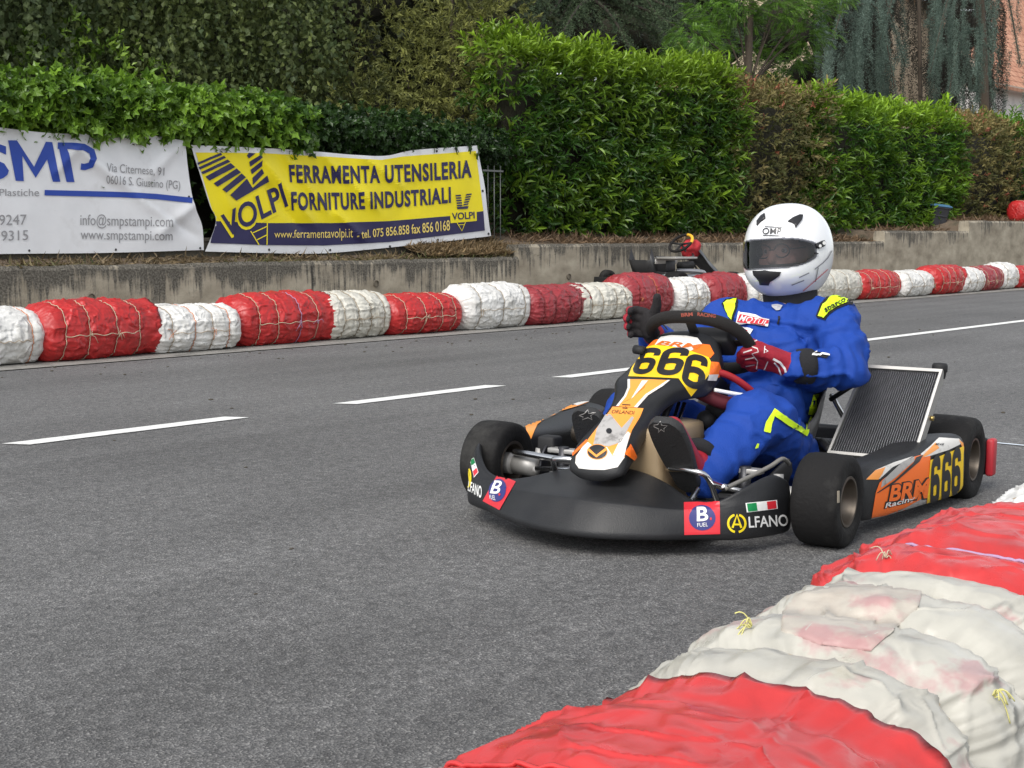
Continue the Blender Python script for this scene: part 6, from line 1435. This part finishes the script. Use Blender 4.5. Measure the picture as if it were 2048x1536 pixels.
def hpatch(p0, p1, t0, t1, npz, ntz, k, keep):
    V, F = [], []; A_ = np.linspace(p0, p1, npz); B_ = np.linspace(t0, t1, ntz)
    P = hsurf(*np.meshgrid(A_, B_, indexing='ij'), k)
    for row in P: V += [tuple(p) for p in row]
    for i in range(npz - 1):
        for j in range(ntz - 1):
            if keep((A_[i] + A_[i + 1]) / 2, (B_[j] + B_[j + 1]) / 2): F.append((i * ntz + j, (i + 1) * ntz + j, (i + 1) * ntz + j + 1, i * ntz + j + 1))
    return V, F
def eye_open(p, t, g=0.0):
    # visor opening: wide, slightly higher in the middle, tapering to the sides
    a = abs(p) / (1.17 + g); 
    if a > 1: return False
    top = .215 - .17 * a ** 3 + g; bot = -.268 + .17 * a ** 4 - g * .7
    return bot < t < top
def hobj(name, VF, mat, par, solid=0.0, sub=0):
    V, F = VF; g = PG_(); g.v = [hp(*v) for v in V]; g.f = F
    o = g.out(name, mat, par, True)
    bm = bmesh.new(); bm.from_mesh(o.data); bmesh.ops.remove_doubles(bm, verts=bm.verts[:], dist=1e-5)
    bmesh.ops.delete(bm, geom=[v for v in bm.verts if not v.link_faces], context='VERTS'); bmesh.ops.recalc_face_normals(bm, faces=bm.faces[:]); bm.to_mesh(o.data); bm.free()
    if solid or sub: bake(o, solid=solid, sub=sub)
    return o
HWH = plain('white helmet paint', (0.80, 0.81, 0.82), 0.16, var=0.015, coat=0.5)
helmet = hobj('helmet', hpatch(-PI, PI, -1.30, PI / 2, 220, 120, 1.0, lambda p, t: not eye_open(p, t)), HWH, person)
bm = bmesh.new(); bm.from_mesh(helmet.data)
for i in range(4): bmesh.ops.smooth_vert(bm, verts=[v for v in bm.verts if v.is_boundary], factor=.5, use_axis_x=True, use_axis_y=True, use_axis_z=True)
bm.to_mesh(helmet.data); bm.free(); bake(helmet, solid=.006)
def visormat():
    m, n, l, b_ = new_mat('tinted visor'); tr = n.new('ShaderNodeBsdfTransparent'); tr.inputs[0].default_value = (.42, .42, .45, 1); gs = n.new('ShaderNodeBsdfGlossy'); gs.inputs['Roughness'].default_value = .04
    fr = n.new('ShaderNodeFresnel'); fr.inputs[0].default_value = 1.6; ms = n.new('ShaderNodeMixShader'); l.new(fr.outputs[0], ms.inputs[0]); l.new(tr.outputs[0], ms.inputs[1]); l.new(gs.outputs[0], ms.inputs[2]); l.new(ms.outputs[0], n['Material Output'].inputs[0]); return m
visor = hobj('visor', hpatch(-1.32, 1.32, -.40, .40, 110, 44, 1.014, lambda p, t: eye_open(p, t, .055)), visormat(), helmet)
bm = bmesh.new(); bm.from_mesh(visor.data)
for i in range(4): bmesh.ops.smooth_vert(bm, verts=[v for v in bm.verts if v.is_boundary], factor=.5, use_axis_x=True, use_axis_y=True, use_axis_z=True)
bm.to_mesh(visor.data); bm.free()
PG_().tube([hp(*hsurf(a, -1.15, .97)) for a in np.linspace(0, 2 * PI, 49)], .010, 8, False).out('trim', BLKM, helmet)
hobj('lining', hpatch(-PI, PI, -1.2, PI / 2, 60, 36, .90, lambda p, t: not eye_open(p, t, .02)), SBLK, helmet)
hb_ = bvh_of([helmet], PM); A7 = lambda X, Y: (1400 + .17578 * X, 380 + .17578 * Y); Q7 = lambda *a: [A7(*p) for p in a]
hd_ = lambda name, parts, mat, off, cell=4: decal(name, parts, hb_, PM, mat, helmet, off, cell)
HBK = plain('helmet black', (0.015, 0.015, 0.017), 0.35); HGR = plain('helmet grey line', (0.22, 0.225, 0.24), 0.4)
hd_('lettering', [T('OMP', Q7((718, 434), (930, 436), (922, 505), (712, 505)), .008), STROKE(Q7((742, 419), (932, 428)), 1.4), STROKE(Q7((718, 517), (908, 523)), 1.6)], HBK, .003, 3)
for p in (((998, 362), (1050, 322), (1130, 288), (1166, 292), (1155, 345), (1120, 390), (1086, 432), (1072, 390), (1040, 372)), ((655, 408), (655, 360), (700, 300), (742, 274), (748, 325), (715, 350), (685, 372))):
    v = hd_('air_scoop', [PG(*Q7(*p))], HBK, .006); bake(v, solid=.006)
v = hd_('chin_vent', [PG(*Q7((605, 918), (700, 922), (740, 912), (790, 922), (922, 932), (902, 975), (840, 1018), (800, 1040), (785, 1078), (685, 1074), (675, 1035), (650, 1000), (615, 965)))], HBK, .004); bake(v, solid=.004)
hd_('slit', [STROKE(Q7((1125, 993), (1238, 940)), 2), STROKE(Q7((1040, 1078), (1180, 1024)), 2.2), STROKE(Q7((1495, 690), (1450, 770), (1390, 830), (1300, 900)), 2.0), STROKE(Q7((1340, 880), (1308, 1040)), 1.8)], HGR, .0025)
hd_('red_line', [STROKE(Q7((1450, 900), (1310, 1025), (1170, 1145)), 1.1)], SRED, .0025)
pv = hd_('pivot', [PG(*Q7((1308, 612), (1360, 588), (1392, 575), (1412, 600), (1400, 640), (1332, 670), (1312, 645)))], HBK, .008); bake(pv, solid=.006)
hd_('pivot_screw', [DISC(A7(1386, 607), 3.3, 3.6), DISC(A7(1343, 640), 2.8, 3.0)], PW, .0095, 3)
hd_('visor_tab', [PG(*Q7((1262, 690), (1300, 702), (1322, 722), (1305, 745), (1270, 748)))], HBK, .012)
# ------------------------------------------------------------------ kart left standing between the barrier and the wall
KD, KN = 14.35, 9.75
QM = Matrix.Rotation(ROADROT, 4, 'Z') @ Matrix.Translation((KD, KN, 0.15)) @ Matrix.Rotation(-PI / 2 - .16, 4, 'Z') @ Matrix.Scale(1.0, 4)
pk = root('parked_kart', QM, 'dark kart parked without driver between the far bales and the stained wall', 'kart')
P_ = lambda name, g, mat, par=None, **kw: g.out(name, mat, par or pk, **kw)
for x, y, r_, w in ((-.55, .52, .13, .13), (.55, .52, .13, .13), (-.6, -.52, .14, .21), (.6, -.52, .14, .21)): wheel(x, y, r_, w, 1 if x > 0 else -1, pk)
g = Geo()
R = [[(x, y, z) for x in (-.17, -.175, -.1, 0, .1, .175, .17)] for y, z in ((-.02, .08), (-.2, .10), (-.36, .14), (-.46, .27), (-.52, .40))]
for row in R:
    for i in (0, 6): row[i] = (row[i][0], row[i][1] + .03, row[i][2] + .14)
P_('seat', Geo().grid(R), plain('black seat shell', (0.03, 0.03, 0.032), 0.4), solid=.008)
P_('front_bumper', Geo().grid([[(x, .98 - .5 * x * x, .05), (x, 1.02 - .5 * x * x, .07), (x, .99 - .5 * x * x, .16), (x, .86 - .3 * x * x, .22), (x, .84 - .3 * x * x, .10)] for x in np.linspace(-.5, .5, 13)], True, True), BLK, sub=1)
NS2 = [(.86, .22, .07), (.76, .30, .08), (.66, .38, .06), (.54, .44, .12), (.46, .50, .14), (.40, .565, .11)]
P_('nose_panel', Geo().grid([[(-w - .03, y - .06, z - .06), (-w, y, z), (0, y + .012, z + .012), (w, y, z), (w + .03, y - .06, z - .06)] for y, z, w in NS2]), plain('grey nose panel', (0.06, 0.062, 0.07), 0.3, var=.2), sub=1, solid=.006)
for s in (-1, 1):
    P_('side_pod', Geo().grid([[(s * (.50), y, .06), (s * .66, y, .05), (s * .665, y, h - .03), (s * .63, y, h), (s * .5, y, h - .02)] for y, h in ((.34, .15), (.25, .20), (0, .215), (-.25, .235), (-.36, .22))], True, True), BLK, sub=1)
    Geo().tube(spline([(s * .25, .85, .08), (s * .28, .4, .075), (s * .3, -.3, .075), (s * .28, -.6, .10)], 14), .016, 10).out('frame_rail', STL, pk)
C2 = np.array([0, .20, .60]); U2 = np.array([0, .72, .69]); A2_ = np.array([0, -.69, .72])
ring2 = [C2 + np.array([1, 0, 0]) * .16 * math.cos(a) + U2 * .145 * math.sin(a) for a in np.linspace(0, 2 * PI, 49)]
sw2 = Geo().tube(ring2, .017, 12, False).out('steering_wheel', SUEDE, pk)
arc = [C2 + np.array([1, 0, 0]) * .16 * math.cos(a) + U2 * .145 * math.sin(a) for a in np.linspace(.05, 1.5, 14)]
Geo().tube(arc, .0185, 12).out('grip', plain('yellow grip', (0.75, 0.42, 0.03), 0.6), sw2)
g = Geo()
for a in (0, PI, -PI / 2): g.tube([tuple(C2 - A2_ * .02), tuple(C2 + np.array([1, 0, 0]) * .14 * math.cos(a) + U2 * .13 * math.sin(a))], .012, 8)
g.out('spoke', BLKM, sw2); Geo().tube([tuple(C2 - A2_ * .02), (0, .6, .16)], .012, 8).out('steering_column', STL, pk)
# aluminium radiator lying back, rear bar, engine, exhaust
g = Geo().box((.28, -.55, .42), (.62, -.18, .445)); g.box((.28, -.55, .36), (.30, -.18, .42)); P_('radiator', g, ALU, smooth=False, bevel=.006)
P_('engine', Geo().box((.12, -.42, .10), (.34, -.16, .27)).box((.15, -.38, .27), (.31, -.22, .40)), STL, smooth=False, bevel=.01)
Geo().tube(spline([(.3, -.2, .28), (.42, .0, .27), (.42, .15, .24), (.40, -.1, .20), (.38, -.5, .2)], 20), list(np.interp(np.linspace(0, 1, 20), [0, .5, 1], [.022, .035, .045])), 12).out('exhaust', plain('silver exhaust', (.42, .42, .43), .35, metal=.8, var=.2), pk)
Geo().tube([(.25, -.1, .33), (.28, .10, .34)], .05, 14).out('air_box', BLKM, pk)
Geo().tube(spline([(.30, -.55, .44), (.31, -.1, .42), (.24, .15, .44), (.1, .3, .47)], 16), .014, 8).out('seat_stay', STL, pk)
P_('rear_bumper', Geo().grid([[(x, y, z) for y, z in ((-.70, .07), (-.70, .19), (-.74, .2), (-.76, .1))] for x in (-.68, -.3, .3, .68)], True, True), BLK, smooth=False, bevel=.006)
# red cloth thrown over the panel: a separate thing
rg = np.random.default_rng(6); CMX = QM @ Matrix.Translation((0.02, .38, .50)); rcl = root('red_cloth', CMX, 'crumpled red cloth draped over the nose of the parked kart', 'cloth')
g = Geo().ball((0, 0, .02), (.13, .11, .105), k=40, q=26); o = g.out('drape', plain('red cloth', (0.42, 0.022, 0.03), 0.75, var=.15, bump=.3, bscale=80), rcl)
c = coords(o); setcoords(o, c * (1 + .30 * ridged(c * 11, 3, 4) + .40 * fbm(c * 7, 2, 8))[:, None])
print('faces', sum(len(o.data.polygons) for o in bpy.data.objects if o.type == 'MESH'), 'objects', len(bpy.data.objects))
